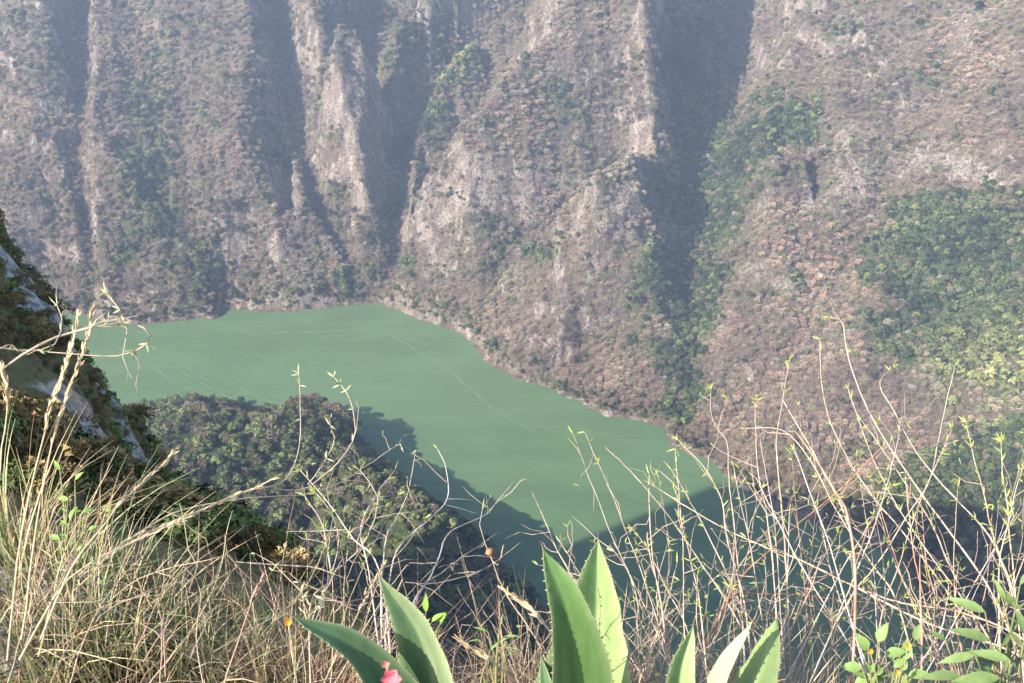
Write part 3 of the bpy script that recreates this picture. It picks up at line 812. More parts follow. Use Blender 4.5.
def bare_patch(X, Y, d):
    return np.clip(np.exp(-(d / 1.2) ** 2) * sstep(10, 14, np.hypot(X, Y)) * sstep(0.06, 0.24, fbm2(X, Y, 1.7, 3, 14) + 0.25 * (1 - sstep(17, 24, np.hypot(X, Y)))) * 1.1, 0, 1)

def rim_shift(X, Y, Z):
    am = sstep(3, 14, np.hypot(X, Y)) * np.clip(np.hypot(X, Y) / 32, 0.15, 1)
    return am * (1.1 * fbm3(X, Y, Z, 2.2, 5, 301, 0.62)), am * (1.1 * fbm3(X, Y, Z, 2.2, 5, 302, 0.62)), am * 0.5 * fbm3(X, Y, Z, 1.1, 3, 303, 0.65)

def rim():
    def axis(lo, hi, c, fine, grow):
        a = [c]; st = fine
        while a[-1] < hi: a.append(a[-1] + st); st = min(st * grow, 0.15)
        b_ = [c]; st = fine
        while b_[-1] > lo: b_.append(b_[-1] - st); st = min(st * grow, 0.15)
        return np.array(sorted(set(b_ + a)))
    xs_ = axis(-46, 14, -0.8, 0.035, 1.02); ys_ = axis(-8, 52, 1.8, 0.035, 1.02)
    X, Y = np.meshgrid(xs_, ys_); Z = near_z(X, Y)
    d = poly_dist(X.ravel(), Y.ravel(), EP[:, :2]).reshape(X.shape)
    bare = bare_patch(X, Y, d)
    bare = np.maximum(bare, np.exp(-((X + 0.88) ** 2 + (Y - 1.48) ** 2) / 0.03) * 1.0)
    for e_ in EP[8:12]: bare = np.maximum(bare, np.exp(-((X - e_[0]) ** 2 + (Y - e_[1]) ** 2) / (0.05 * np.hypot(e_[0], e_[1]))) * (0.7 + 0.9 * fbm2(X, Y, 0.7, 3, 19)))
    q = at_d(8, 272, 33); bare = np.maximum(bare, np.exp(-((X - q[0]) ** 2 + (Y - q[1]) ** 2) / 3.0))
    ny, nx = X.shape; idx = np.arange(ny * nx).reshape(ny, nx)
    f = np.stack([idx[:-1, :-1], idx[:-1, 1:], idx[1:, 1:], idx[1:, :-1]], -1).reshape(-1, 4)
    DX, DY, DZ = rim_shift(X, Y, Z)
    o = mesh_np('cliff_edge_ground', np.stack([X + DX, Y + DY, Z + DZ], -1).reshape(-1, 3), f, mat_rim(), smooth=True)
    a = o.data.attributes.new('bare', 'FLOAT', 'POINT'); a.data.foreach_set('value', bare.astype(np.float32).ravel())
    tag(o, 'mossy rim of the cliff with pale bare limestone along its edge', 'cliff ground', kind='structure')
    return X, Y, Z
RX, RY, RZ = rim()

M_SHRUB = mat_leaf('cliff_shrub_leaf')
P_SH = [leafmesh('cliff_shrub', s, M_SHRUB, n_clump=9, per=60, leaf=0.085, flat=0.8, trunk=False) for s in (21, 22, 23)]
P_SHD = [leafmesh('cliff_twigs', s, M_SHRUB, n_clump=9, per=50, leaf=0.11, flat=0.8, twiggy=True, trunk=False) for s in (24, 25)]
def cliff_scrub():
    r = np.random.default_rng(55); n = 9000
    pts = []; 
    x = r.uniform(-34, 2, n * 4); y = r.uniform(2.4, 46, n * 4); near_ = r.random(n * 4) < 0.4; x[near_] = r.uniform(-9, 0, near_.sum()); y[near_] = r.uniform(2.2, 14, near_.sum())
    z = near_z(x, y)
    px, py, dp = project(np.stack([x, y, z], -1))
    P = np.concatenate([[[-60, 90]], EP[:, :2], [[40, 2.2], [40, -30], [-90, -30], [-90, 90], [-60, 90]]])
    ins = in_poly(x, y, P)
    d = poly_dist(x, y, EP[:, :2])
    keep = (ins | ((d < 2.0) & (dp > 18))) & (px > -60) & (px < 420) & (dp > 2.6) & (r.random(len(x)) < np.clip(0.65 + 0.5 * d, 0, 1) * (1.0 - 0.85 * bare_patch(x, y, d))) & (fbm2(x, y, 2.2, 2, 77) > -0.5)
    x, y, z, dp = x[keep], y[keep], z[keep], dp[keep]
    n = len(x); DX, DY, DZ = rim_shift(x, y, z)
    sc = r.uniform(0.10, 0.34, n) * (0.35 + dp / 30) * np.clip(0.55 + 0.25 * poly_dist(x, y, EP[:, :2]), 0.55, 1)
    base = np.array([[0.065, 0.088, 0.026], [0.14, 0.10, 0.042], [0.19, 0.14, 0.065], [0.035, 0.052, 0.018], [0.11, 0.15, 0.038]])
    ti = r.choice(5, n, p=[0.24, 0.32, 0.22, 0.13, 0.09]); t = base[ti] * r.uniform(1.0, 2.0, (n, 1))
    pk = np.where((ti == 1) | (ti == 2), 3 + r.integers(0, 2, n), r.integers(0, 3, n))
    scatter_object('cliff_scrub', np.stack([x + DX, y + DY, z + DZ - 0.2 * sc], -1), sc, np.clip(t, 0.012, 0.5), r.uniform(0, 6.28, n), pk, P_SH + P_SHD, 'low olive and brown scrub clothing the cliff edge')
cliff_scrub()

# ------------------------------------------------------------------ foreground plants
def mat_plant(name, trans=0.25, rough=0.6, spec=0.3):
    m, nt, b = new_mat(name)
    at = N(nt, 'ShaderNodeAttribute', attribute_name='tint')
    geo = N(nt, 'ShaderNodeNewGeometry')
    n = noise_n(nt, geo.outputs['Position'], 60, 3, 0.6)
    c = mix(nt, 0.45, at.outputs['Color'], mix(nt, 1.0, at.outputs['Color'], ramp(nt, [(0.3, (0.55, 0.55, 0.55)), (0.7, (1.3, 1.25, 1.2))], n).outputs[0], 'MULTIPLY'))
    nt.links.new(c, b.inputs['Base Color'])
    b.inputs['Roughness'].default_value = rough; b.inputs['Specular IOR Level'].default_value = spec
    if trans > 0:
        tr = nt.nodes.new('ShaderNodeBsdfTranslucent'); ms = nt.nodes.new('ShaderNodeMixShader'); ms.inputs[0].default_value = trans
        nt.links.new(c, tr.inputs[0]); out = nt.nodes['Material Output']
        nt.links.new(b.outputs[0], ms.inputs[1]); nt.links.new(tr.outputs[0], ms.inputs[2]); nt.links.new(ms.outputs[0], out.inputs[0])
    return m
M_BLADE = mat_plant('dry_stem_and_blade', 0.12)
M_GREENLEAF = mat_plant('green_leaf', 0.3, 0.5, 0.35)
M_TWIG = mat_plant('twig_bark', 0.0, 0.8, 0.2)
M_PETAL = mat_plant('petal', 0.3, 0.5)

class MB:
    def __init__(s): s.V = []; s.F = []; s.T = []; s.n = 0
    def add(s, V, F, col):
        V = np.asarray(V, float); col = np.asarray(col, float)
        if col.ndim == 1: col = np.tile(col, (len(V), 1))
        s.V.append(V); s.T.append(col); s.F += [tuple(int(i) + s.n for i in f) for f in F]; s.n += len(V)
    def tube(s, P, rad, col, sides=5):
        P = np.asarray(P, float); n = len(P)
        T = np.gradient(P, axis=0); T /= np.linalg.norm(T, axis=1)[:, None] + 1e-9
        ref = np.array([0.31, 0.22, 0.93]) if abs(T[0] @ np.array([0.31, 0.22, 0.93])) < 0.9 else np.array([1.0, 0, 0])
        A = np.cross(T, ref); A /= np.linalg.norm(A, axis=1)[:, None] + 1e-9
        B = np.cross(T, A)
        rad = np.broadcast_to(rad, (n,))
        ang = np.arange(sides) * 2 * math.pi / sides
        V = (P[:, None, :] + rad[:, None, None] * (np.cos(ang)[None, :, None] * A[:, None, :] + np.sin(ang)[None, :, None] * B[:, None, :])).reshape(-1, 3)
        F = []
        for i in range(n - 1):
            for j in range(sides):
                F.append((i * sides + j, i * sides + (j + 1) % sides, (i + 1) * sides + (j + 1) % sides, (i + 1) * sides + j))
        F.append(tuple((n - 1) * sides + j for j in range(sides)))
        col = np.asarray(col, float)
        if col.ndim == 2: col = np.repeat(col, sides, axis=0)
        s.add(V, F, col)
    def ribbon(s, P, w, side, col):
        P = np.asarray(P, float); n = len(P)
        V = np.concatenate([P - side * w[:, None], P + side * w[:, None]])
        F = [(i, i + 1, n + i + 1, n + i) for i in range(n - 1)]
        col = np.asarray(col, float)
        if col.ndim == 2: col = np.concatenate([col, col])
        s.add(V, F, col)
    def leaf(s, p, d, up, L, W, col, curl=0.15):
        d = d / (np.linalg.norm(d) + 1e-9); sd = np.cross(d, up); sd /= np.linalg.norm(sd) + 1e-9; nn = np.cross(sd, d)
        ts = [0, 0.15, 0.35, 0.55, 0.75, 0.9, 1.0]; ws = [0.08, 0.62, 1.0, 0.92, 0.6, 0.26, 0.0]
        if W < 0.006: ts = [0, 0.25, 0.6, 1.0]; ws = [0.1, 0.9, 0.8, 0.0]
        V = []; 
        for t, w_ in zip(ts, ws):
            c = p + d * L * t - nn * curl * L * t * t
            V += [c - sd * W * w_ * 0.5 + nn * W * w_ * 0.2, c, c + sd * W * w_ * 0.5 + nn * W * w_ * 0.2]
        F = []
        for i in range(len(ts) - 1):
            a = 3 * i; F += [(a, a + 1, a + 4, a + 3), (a + 1, a + 2, a + 5, a + 4)]
        s.add(V, F, col)
    def build(s, name, mat, parent=None, smooth=True, origin=None):
        V = np.concatenate(s.V); T = np.concatenate(s.T)
        if origin is not None: V = V - np.asarray(origin)
        me = bpy.data.meshes.new(name); me.from_pydata(V.tolist(), [], s.F); 
        if smooth: me.polygons.foreach_set('use_smooth', np.ones(len(me.polygons), dtype=bool))
        ca = me.color_attributes.new('tint', 'FLOAT_COLOR', 'POINT')
        ca.data.foreach_set('color', np.concatenate([np.clip(T, 0, 1), np.ones((len(T), 1))], 1).astype(np.float32).ravel())
        me.materials.append(mat); me.update()
        o = bpy.data.objects.new(name, me); C.objects.link(o)
        if parent: o.parent = parent
        return o

def empty(name, loc, label, cat, group=None):
    o = bpy.data.objects.new(name, None); o.empty_display_size = 0.1; C.objects.link(o); o.location = loc
    tag(o, label, cat, group); return o

def spline(pts, n):
    P = np.asarray(pts, float); m = len(P)
    if m == 2: return P[0] + (P[1] - P[0]) * np.linspace(0, 1, n)[:, None]
    Q = np.vstack([2 * P[0] - P[1], P, 2 * P[-1] - P[-2]])
    t = np.linspace(0, m - 1 - 1e-6, n); i = t.astype(int); f = (t - i)[:, None]
    p0, p1, p2, p3 = Q[i], Q[i + 1], Q[i + 2], Q[i + 3]
    return 0.5 * (2 * p1 + (p2 - p0) * f + (2 * p0 - 5 * p1 + 4 * p2 - p3) * f ** 2 + (3 * p1 - p0 - 3 * p2 + p3) * f ** 3)

def path3(px_pts, d0, d1, wob=0.004, n=None, seed=0):
    r = np.random.default_rng(seed + len(px_pts) * 7)
    m = len(px_pts); ds = np.linspace(d0, d1, m) + r.normal(0, 0.012, m) * (m > 2)
    P = np.array([at_d(px, py, d) for (px, py), d in zip(px_pts, ds)])
    L = np.linalg.norm(np.diff(P, axis=0), axis=1).sum()
    n = n or max(8, int(L / 0.028))
    Q = spline(P, n)
    k = np.cumsum(r.normal(0, 1, (n, 3)), axis=0); k -= np.linspace(0, 1, n)[:, None] * k[-1]
    return Q + k * wob * 0.35

SUNV = np.array(sun_to)
PALE = np.array([0.43, 0.335, 0.26]); PINKISH = np.array([0.42, 0.26, 0.20]); STRAW = np.array([0.56, 0.44, 0.27]); GREY = np.array([0.40, 0.34, 0.30]); REDDISH = np.array([0.34, 0.17, 0.11])
YG = np.array([0.30, 0.34, 0.10]); LG = np.array([0.17, 0.27, 0.07]); PG = np.array([0.42, 0.45, 0.24])

def dress_stem(P, r, leaves, twigs, tipn, size=0.024, col=YG):
    """small buds, side twigs and narrow leaflets along a stem -> (twig MB additions, leaf MB)"""
    tb = MB(); lb = MB(); n = len(P)
    T = np.gradient(P, axis=0); T /= np.linalg.norm(T, axis=1)[:, None] + 1e-9
    def tuft(p, t, k, s):
        for _ in range(k):
            d = t * r.uniform(0.3, 1.2) + r.normal(0, 0.55, 3)
            c = col * r.uniform(0.75, 1.35) + r.normal(0, 0.02, 3)
            lb.leaf(p, d, SUNV + r.normal(0, 0.3, 3), s * r.uniform(0.6, 1.3), s * r.uniform(0.12, 0.22), np.clip(c, 0.03, 0.75), r.uniform(-0.2, 0.4))
    if tipn: tuft(P[-1], T[-1], tipn, size); tuft(P[-2 if n > 2 else -1], T[-1], max(1, tipn // 2), size)
    for _ in range(leaves):
        i = int(n * r.uniform(0.35, 0.99)); i = min(i, n - 1)
        tuft(P[i], T[i], r.integers(1, 4), size * 0.9)
    for _ in range(twigs):
        i = int(n * r.uniform(0.15, 0.97)); i = min(i, n - 1)
        d = T[i] * 0.7 + r.normal(0, 0.7, 3); d /= np.linalg.norm(d); L = r.uniform(0.02, 0.12)
        q = P[i] + d * L * np.array([0, 0.35, 0.7, 1.0])[:, None] + r.normal(0, 0.0035, (4, 3)) * np.array([0, 1, 1, 1])[:, None]
        tb.tube(q, np.array([0.0011, 0.0009, 0.0007, 0.0004]), PALE * r.uniform(0.7, 1.1), 3)
        if r.random() < 0.5 and (leaves or tipn): tuft(q[-1], d, 2, size * 0.8)
    for _ in range(n // 2):   # knots on the bark
        i = r.integers(1, n - 1)
        d = r.normal(0, 1, 3); d /= np.linalg.norm(d)
        tb.tube(np.array([P[i], P[i] + d * 0.0045]), np.array([0.0014, 0.0006]), REDDISH * r.uniform(0.6, 1.1), 3)
    return tb, lb

def plant(name, label, cat, stems, group=None, seed=0, col=PALE, leafcol=YG, size=0.020):
    """stems: (pixel points from tip to foot, tip depth, foot depth, radius mm, leaves, twigs, tip leaves)"""
    r = np.random.default_rng(seed)
    foot = path3([stems[0][0][-1]] * 2, stems[0][2], stems[0][2], 0, 2)[0]
    root = empty(name, foot, label, cat, group)
    for k, (pts, dt, df, rad, nl, ntw, tip) in enumerate(stems):
        P = path3(pts[::-1], df, dt, 0.0022, None, seed + k)
        n = len(P); rr = np.linspace(rad, rad * 0.38, n) / 1000 * (1 + 0.12 * r.normal(size=n))
        c = col * r.uniform(0.8, 1.15) + 0.0; cc = c + np.linspace(0, 1, n)[:, None] * np.array([0.03, 0.02, 0.0]) + r.normal(0, 0.03, (n, 1))
        mb = MB(); mb.tube(P, rr, np.clip(cc, 0.03, 0.85), 5)
        tb, lb = dress_stem(P, r, nl, ntw, tip, size, leafcol)
        for v_, t_ in zip(tb.V, tb.T): pass
        if tb.n:
            off = mb.n; mb.V += tb.V; mb.T += tb.T; mb.F += [tuple(i + off for i in f) for f in tb.F]; mb.n += tb.n
        so_ = mb.build('stem', M_TWIG, root, origin=foot)
        if lb.n: lb.build('leaves', M_GREENLEAF, so_, origin=foot)
    return root

G_R = 'tall dry stemmed shrubs at the right of the rim'
plant('dry_shrub', 'tall pale shrub whose highest stem ends in a fan of yellow-green leaflets', 'shrub', [
    ([(829, 317), (843, 322), (847, 345), (855, 375), (873, 417), (909, 474), (941, 520), (990, 590), (1030, 680), (1050, 740)], 2.9, 2.3, 2.6, 7, 5, 7),
    ([(820, 339), (822, 389), (831, 424), (855, 471), (880, 506), (909, 540), (960, 610), (1010, 680), (1040, 740)], 2.8, 2.3, 2.2, 2, 4, 3),
    ([(893, 367), (880, 385), (895, 414), (916, 453), (955, 499), (990, 538), (1015, 600), (1035, 680), (1045, 740)], 3.0, 2.3, 2.4, 6, 5, 5),
    ([(861, 420), (884, 452), (907, 485), (930, 520), (945, 555), (969, 609), (1000, 680), (1020, 740)], 2.7, 2.3, 2.4, 3, 5, 2),
    ([(848, 388), (862, 430), (878, 470), (900, 510), (934, 560), (965, 601), (1000, 660), (1030, 740)], 2.6, 2.3, 2.2, 8, 4, 3)], G_R, 1)
plant('dry_shrub', 'bare leaning shrub with one long straight leafless spear beside the green fan', 'shrub', [
    ([(955, 366), (941, 431), (930, 478), (909, 513), (880, 560), (850, 600), (820, 660), (800, 740)], 2.6, 2.25, 2.2, 0, 3, 1),
    ([(907, 424), (857, 478), (820, 500), (780, 520), (745, 560), (720, 620), (700, 740)], 2.9, 2.3, 2.0, 2, 6, 2),
    ([(952, 430), (920, 500), (900, 560), (880, 620), (870, 740)], 2.5, 2.2, 1.9, 6, 5, 3)], G_R, 2)
plant('dry_shrub', 'slender shrub with feathery leaflets all along two stems by the right edge', 'shrub', [
    ([(966, 422), (973, 453), (983, 488), (994, 531), (1012, 590), (1030, 660), (1040, 740)], 2.5, 2.2, 2.1, 16, 3, 6),
    ([(1001, 442), (1003, 480), (1006, 499), (1010, 540), (1018, 620), (1030, 740)], 2.4, 2.2, 2.0, 18, 3, 6),
    ([(1022, 470), (1012, 510), (1000, 560), (1000, 640), (1010, 740)], 2.3, 2.15, 1.8, 10, 4, 4)], G_R, 3)
plant('dry_shrub', 'knotty shrub with rust tipped top sprig standing left of the tallest stems', 'shrub', [
    ([(790, 360), (783, 399), (777, 449), (781, 513), (786, 580), (790, 650), (792, 740)], 2.6, 2.3, 2.4, 3, 4, 9),
    ([(756, 400), (755, 430), (758, 470), (768, 520), (775, 590), (782, 740)], 2.9, 2.3, 2.0, 3, 4, 6),
    ([(783, 400), (800, 430), (822, 470), (842, 508), (851, 540), (855, 574), (855, 640), (853, 740)], 2.6, 2.25, 3.0, 2, 5, 0),
    ([(740, 428), (786, 432), (815, 470), (840, 520), (872, 566), (900, 610), (930, 740)], 2.5, 2.3, 2.2, 2, 5, 1)], G_R, 4)
plant('dry_shrub', 'two pronged shrub with small leafy forks above the river bank', 'shrub', [
    ([(711, 389), (713, 421), (727, 442), (729, 478), (735, 540), (742, 620), (750, 740)], 3.0, 2.3, 2.1, 3, 6, 5),
    ([(728, 400), (722, 416), (718, 428)], 3.0, 3.0, 1.2, 0, 0, 4),
    ([(678, 440), (703, 467), (720, 499), (726, 540), (745, 610), (760, 740)], 2.9, 2.3, 2.2, 6, 7, 6),
    ([(672, 470), (690, 500), (712, 540), (735, 590), (760, 650), (775, 740)], 2.8, 2.3, 2.0, 6, 7, 5)], G_R, 5)
plant('dry_shrub', 'reddish thick limbed shrub leaning up to the right from the agaves', 'shrub', [
    ([(890, 440), (850, 480), (800, 523), (779, 542), (745, 573), (724, 607), (695, 668), (680, 740)], 3.2, 2.15, 4.2, 1, 6, 2),
    ([(724, 528), (735, 560), (731, 590), (722, 612)], 2.8, 2.4, 1.8, 2, 4, 2),
    ([(940, 618), (880, 605), (800, 596), (740, 594), (730, 600)], 2.9, 2.35, 2.2, 1, 5, 0)], G_R, 6, REDDISH * 1.25)
plant('dry_shrub', 'long pale whip arching over the water toward the upper left', 'shrub', [
    ([(605, 447), (630, 472), (659, 505), (683, 539), (704, 569), (731, 610), (760, 670), (780, 740)], 3.1, 2.3, 2.6, 0, 2, 0),
    ([(646, 481), (685, 505), (724, 528), (762, 545), (800, 559), (860, 590), (930, 625), (1024, 660), (1060, 740)], 2.7, 2.2, 2.3, 2, 4, 1)], G_R, 7, PALE * 1.1)
plant('dry_shrub', 'reddish brown upright shrub with forked top above the small orange buds', 'shrub', [
    ([(795, 431), (818, 462), (835, 490), (846, 512), (855, 560), (856, 620), (853, 683), (850, 740)], 2.4, 2.1, 3.6, 2, 6, 1),
    ([(822, 555), (810, 590), (795, 620), (780, 650), (760, 740)], 2.3, 2.1, 2.6, 0, 3, 0),
    ([(880, 500), (868, 530), (857, 562)], 2.5, 2.3, 1.8, 3, 3, 2),
    ([(920, 555), (921, 600), (922, 660), (924, 740)], 2.3, 2.1, 3.0, 0, 4, 0),
    ([(1024, 640), (960, 612), (895, 601), (830, 575), (780, 551), (740, 540)][::-1] + [(1080, 700)], 2.6, 2.1, 2.3, 2, 6, 0)], G_R, 8, PINKISH)
plant('dry_shrub', 'sparse shrub with hanging yellow pods between agave tips and river', 'shrub', [
    ([(677, 494), (680, 520), (690, 560), (700, 610), (712, 740)], 2.5, 2.2, 1.6, 8, 4, 4),
    ([(634, 530), (650, 552), (668, 590), (690, 640), (700, 740)], 2.4, 2.2, 1.6, 2, 5, 7),
    ([(647, 532), (652, 560), (662, 600), (668, 660), (670, 740)], 2.3, 2.15, 1.7, 0, 4, 0),
    ([(610, 545), (630, 575), (640, 620), (650, 740)], 2.3, 2.15, 1.5, 1, 5, 2)], G_R, 9)
def random_shrubs():
    labels = ['low tangled shrub of grey twigs at the far right of the rim', 'low pinkish shrub in front of the dark river reach', 'spreading pale shrub between the reddish limb and the forked shrub',
              'short wiry shrub right above the white agave blade', 'thin twiggy shrub behind the right agave', 'brushy low shrub below the feathery stems', 'crossed stem shrub below the green fan', 'small broken shrub at the middle of the rim']
    xb = [985, 830, 770, 720, 690, 960, 900, 630]
    for k, lb_ in enumerate(labels):
        r = np.random.default_rng(300 + k); st = []
        for j in range(9):
            x0 = xb[k] + r.uniform(-22, 22); lean = r.uniform(-150, 150) if j % 3 else r.uniform(-60, 60); top = r.uniform(430 if k != 7 else 560, 610)
            h = 740 - top
            st.append(([(x0 + lean, top), (x0 + lean * 0.72 + r.uniform(-8, 8), top + h * 0.3), (x0 + lean * 0.38 + r.uniform(-8, 8), top + h * 0.62), (x0, 740)], r.uniform(2.2, 3.2), 2.2 + r.uniform(-0.1, 0.15), r.uniform(1.2, 2.2), int(r.integers(0, 3)), int(r.integers(5, 12)), int(r.integers(0, 4))))
        plant('dry_shrub', lb_, 'shrub', st, G_R, 400 + k, [PALE, PINKISH, GREY * 1.2, PALE][k % 4])
random_shrubs()

G_L = 'bare branched shrubs left of the agaves'
plant('bare_shrub', 'leaning shrub with two tall white budding shoots over the promontory', 'shrub', [
    ([(299, 374), (301, 412), (299, 452), (288, 478), (272, 487), (246, 492), (210, 505), (160, 527), (110, 556), (60, 600), (20, 700)], 2.6, 2.0, 2.4, 3, 3, 6),
    ([(334, 377), (346, 392), (353, 412), (354, 436), (340, 460), (318, 480), (300, 491), (272, 489)], 2.7, 2.4, 2.2, 10, 2, 9),
    ([(330, 425), (334, 440), (322, 465), (308, 484)], 2.6, 2.5, 1.6, 6, 2, 6),
    ([(400, 443), (380, 457), (356, 474), (330, 488), (301, 496), (246, 500), (184, 511), (144, 530), (80, 575), (20, 640), (0, 720)], 2.8, 2.0, 2.4, 4, 5, 5)], G_L, 21, PALE * 0.95, PG)
plant('bare_shrub', 'zigzag thorny shrub with a horizontal elbow below the white shoots', 'shrub', [
    ([(235, 562), (283, 566), (312, 568), (331, 573), (345, 562), (363, 544), (378, 500), (360, 470)][::-1], 2.3, 2.3, 1.9, 6, 5, 2),
    ([(305, 496), (320, 520), (327, 548), (331, 573)], 2.35, 2.3, 1.8, 10, 2, 2),
    ([(316, 493), (330, 510), (338, 533), (336, 556), (331, 573)], 2.3, 2.3, 1.7, 12, 2, 5),
    ([(286, 532), (312, 531), (345, 529)], 2.4, 2.4, 1.2, 2, 1, 0),
    ([(331, 573), (320, 610), (300, 660), (280, 740)], 2.3, 2.0, 2.2, 0, 4, 0)], G_L, 22, GREY)
plant('bare_shrub', 'wide forked dead shrub reaching right across the dark water shadow', 'shrub', [
    ([(416, 450), (408, 491), (395, 520), (386, 535), (382, 566), (380, 610), (385, 740)], 2.5, 2.0, 2.0, 0, 5, 1),
    ([(437, 448), (447, 470), (448, 500), (430, 520), (405, 540), (392, 570), (386, 640), (390, 740)], 2.6, 2.0, 2.0, 1, 6, 1),
    ([(514, 482), (498, 500), (485, 515), (450, 532), (440, 556), (431, 580), (418, 600), (405, 650), (400, 740)], 2.7, 2.0, 2.3, 0, 7, 0),
    ([(500, 532), (480, 545), (461, 559), (440, 574), (423, 586), (410, 620), (402, 740)], 2.5, 2.0, 1.9, 0, 6, 0),
    ([(475, 590), (466, 575), (461, 559)], 2.45, 2.4, 1.3, 0, 1, 0),
    ([(300, 470), (331, 508), (352, 539), (375, 562), (388, 620), (395, 740)], 2.4, 2.0, 1.8, 3, 6, 2),
    ([(488, 567), (460, 578), (430, 584), (405, 582)], 2.5, 2.4, 1.3, 0, 3, 0),
    ([(395, 470), (372, 500), (360, 530), (368, 570), (378, 640), (392, 740)], 2.3, 2.0, 1.8, 2, 5, 1)], G_L, 23, GREY * 1.15)
snail_stem = plant('bare_shrub', 'thin curled twig carrying a round brown pod beside the middle agave', 'shrub', [
    ([(504, 545), (502, 556), (496, 566), (489, 552), (480, 530), (482, 512), (490, 497)][::-1], 2.2, 2.15, 1.2, 0, 1, 1),
    ([(489, 552), (497, 575), (508, 600), (528, 628), (545, 660), (560, 740)], 2.2, 2.0, 1.7, 2, 3, 0)], G_L, 24, PALE * 0.9)
plant('bare_shrub', 'upright pale forked twig in front of the dark hollow, left of the agaves', 'shrub', [
    ([(330, 600), (318, 590), (309, 606), (309, 640), (312, 740)], 1.9, 1.8, 1.6, 4, 4, 3),
    ([(322, 595), (316, 612), (309, 630)], 1.9, 1.85, 1.3, 4, 2, 3), ([(302, 592), (304, 610), (309, 632)], 1.9, 1.85, 1.2, 3, 1, 3)], G_L, 25, PALE, PG)
plant('thorn_twig', 'arching thorny twig that curls back in a loop over the left river bend', 'twig', [
    ([(48, 352), (80, 355), (113, 357), (138, 350), (151, 338), (144, 327), (127, 323), (105, 324), (85, 327), (60, 333), (35, 345), (10, 362), (-30, 395)], 1.7, 1.6, 1.9, 12, 6, 0),
    ([(106, 292), (112, 300), (120, 310), (128, 324)], 1.7, 1.7, 1.1, 5, 1, 5),
    ([(57, 305), (62, 318), (59, 334), (48, 348), (25, 350), (0, 347), (-30, 350)], 1.65, 1.6, 1.4, 3, 3, 2)], None, 26, PALE * 0.95, PG, 0.017)
plant('weed_stalk', 'short bare weed stalk with tiny side buds behind the middle agave', 'weed', [([(571, 520), (572, 545), (569, 570), (574, 600), (580, 740)], 2.2, 2.0, 1.2, 0, 3, 0), ], None, 27, GREY, PG, 0.012)

# seed pod on the curled twig
def ball_thing(name, label, cat, c, rx, rz_, col, mat, seed=0, parent=None, ridges=0):
    mb = MB(); V = []; F = []; nu, nv = 14, 9
    for j in range(nv + 1):
        ph = math.pi * j / nv
        for i in range(nu):
            th = 2 * math.pi * i / nu
            k = 1 + 0.16 * math.sin(th * 3 + ph * 5 + seed) * (ridges > 0)
            V.append((c[0] + rx * k * math.sin(ph) * math.cos(th), c[1] + rx * k * math.sin(ph) * math.sin(th), c[2] + rz_ * math.cos(ph)))
    for j in range(nv):
        for i in range(nu): F.append((j * nu + i, j * nu + (i + 1) % nu, (j + 1) * nu + (i + 1) % nu, (j + 1) * nu + i))
    cc = np.array(col) * (1 + 0.3 * np.sin(np.arange(len(V)) * 0.9))[:, None]
    mb.add(V, F, cc); o = mb.build(name, mat, parent)
    if label: tag(o, label, cat)
    return o
ball_thing('seed_pod', 'small round brown pod stuck on the curled twig', 'seed pod', at_d(490, 552, 2.17), 0.0085, 0.0075, (0.26, 0.14, 0.075), M_TWIG, 1, None, 1)

# ------------------------------------------------------------------ grass
def grass_blades(mb, r, n, centre, spread, Lr, lean, cols, wr, outward=1.0, drift=(0, 0, 0), seg=7, ground=True):
    A_ = r.uniform(0, 2 * math.pi, n); Q_ = np.sqrt(r.random(n)) * spread
    BX = centre[0] + Q_ * np.cos(A_); BY = centre[1] + Q_ * np.sin(A_)
    BZ = near_z(BX, BY) - 0.01 if ground else np.full(n, centre[2])
    for a, bx_, by_, bz_ in zip(A_, BX, BY, BZ):
        b = np.array([bx_, by_, bz_])
        L = r.uniform(*Lr); out = np.array([math.cos(a), math.sin(a), 0]) * outward * r.uniform(0.1, 1.0) + r.normal(0, 0.25, 3) + np.array(drift)
        t = np.linspace(0, 1, seg)[:, None]
        up = np.array([0, 0, 1.0])
        k = lean * r.uniform(0.3, 1.5)
        P = b + up * L * (t - 0.42 * k * t ** 2.2) + out * L * k * (0.25 * t + 0.55 * t ** 2)
        P += r.normal(0, 0.004, (1, 3)) * t * 3
        w_ = r.uniform(*wr) * (1 - t[:, 0] ** 1.6 * 0.92)
        side = np.cross(out + up * 0.2, up + r.normal(0, 0.3, 3)); side /= np.linalg.norm(side) + 1e-9
        c = cols[r.integers(0, len(cols))]; c0 = np.array(c[0]); c1 = np.array(c[1])
        cc = (c0 * (1 - t) + c1 * t) * r.uniform(0.75, 1.25)
        mb.ribbon(P, w_, side, np.clip(cc, 0.02, 0.9))
GG = [((0.10, 0.16, 0.04), (0.24, 0.30, 0.10)), ((0.16, 0.22, 0.09), (0.34, 0.38, 0.19)), ((0.20, 0.24, 0.10), (0.52, 0.44, 0.25))]
SG = [((0.26, 0.21, 0.10), (0.50, 0.39, 0.23)), ((0.30, 0.22, 0.12), (0.56, 0.44, 0.28)), ((0.22, 0.14, 0.09), (0.40, 0.25, 0.16))]
RG = [((0.36, 0.22, 0.15), (0.50, 0.32, 0.22)), ((0.42, 0.30, 0.20), (0.60, 0.46, 0.34)), ((0.30, 0.17, 0.11), (0.46, 0.27, 0.18))]

def foot_at(px, py, lo=1.0, hi=12):     # nearest rim ground on a sight line
    ds = np.linspace(lo, hi, 400); P = np.array([at_d(px, py, d) for d in ds])
    g = near_z(P[:, 0], P[:, 1]); i = np.argmax(P[:, 2] < g)
    return P[i] if (P[:, 2] < g).any() else None

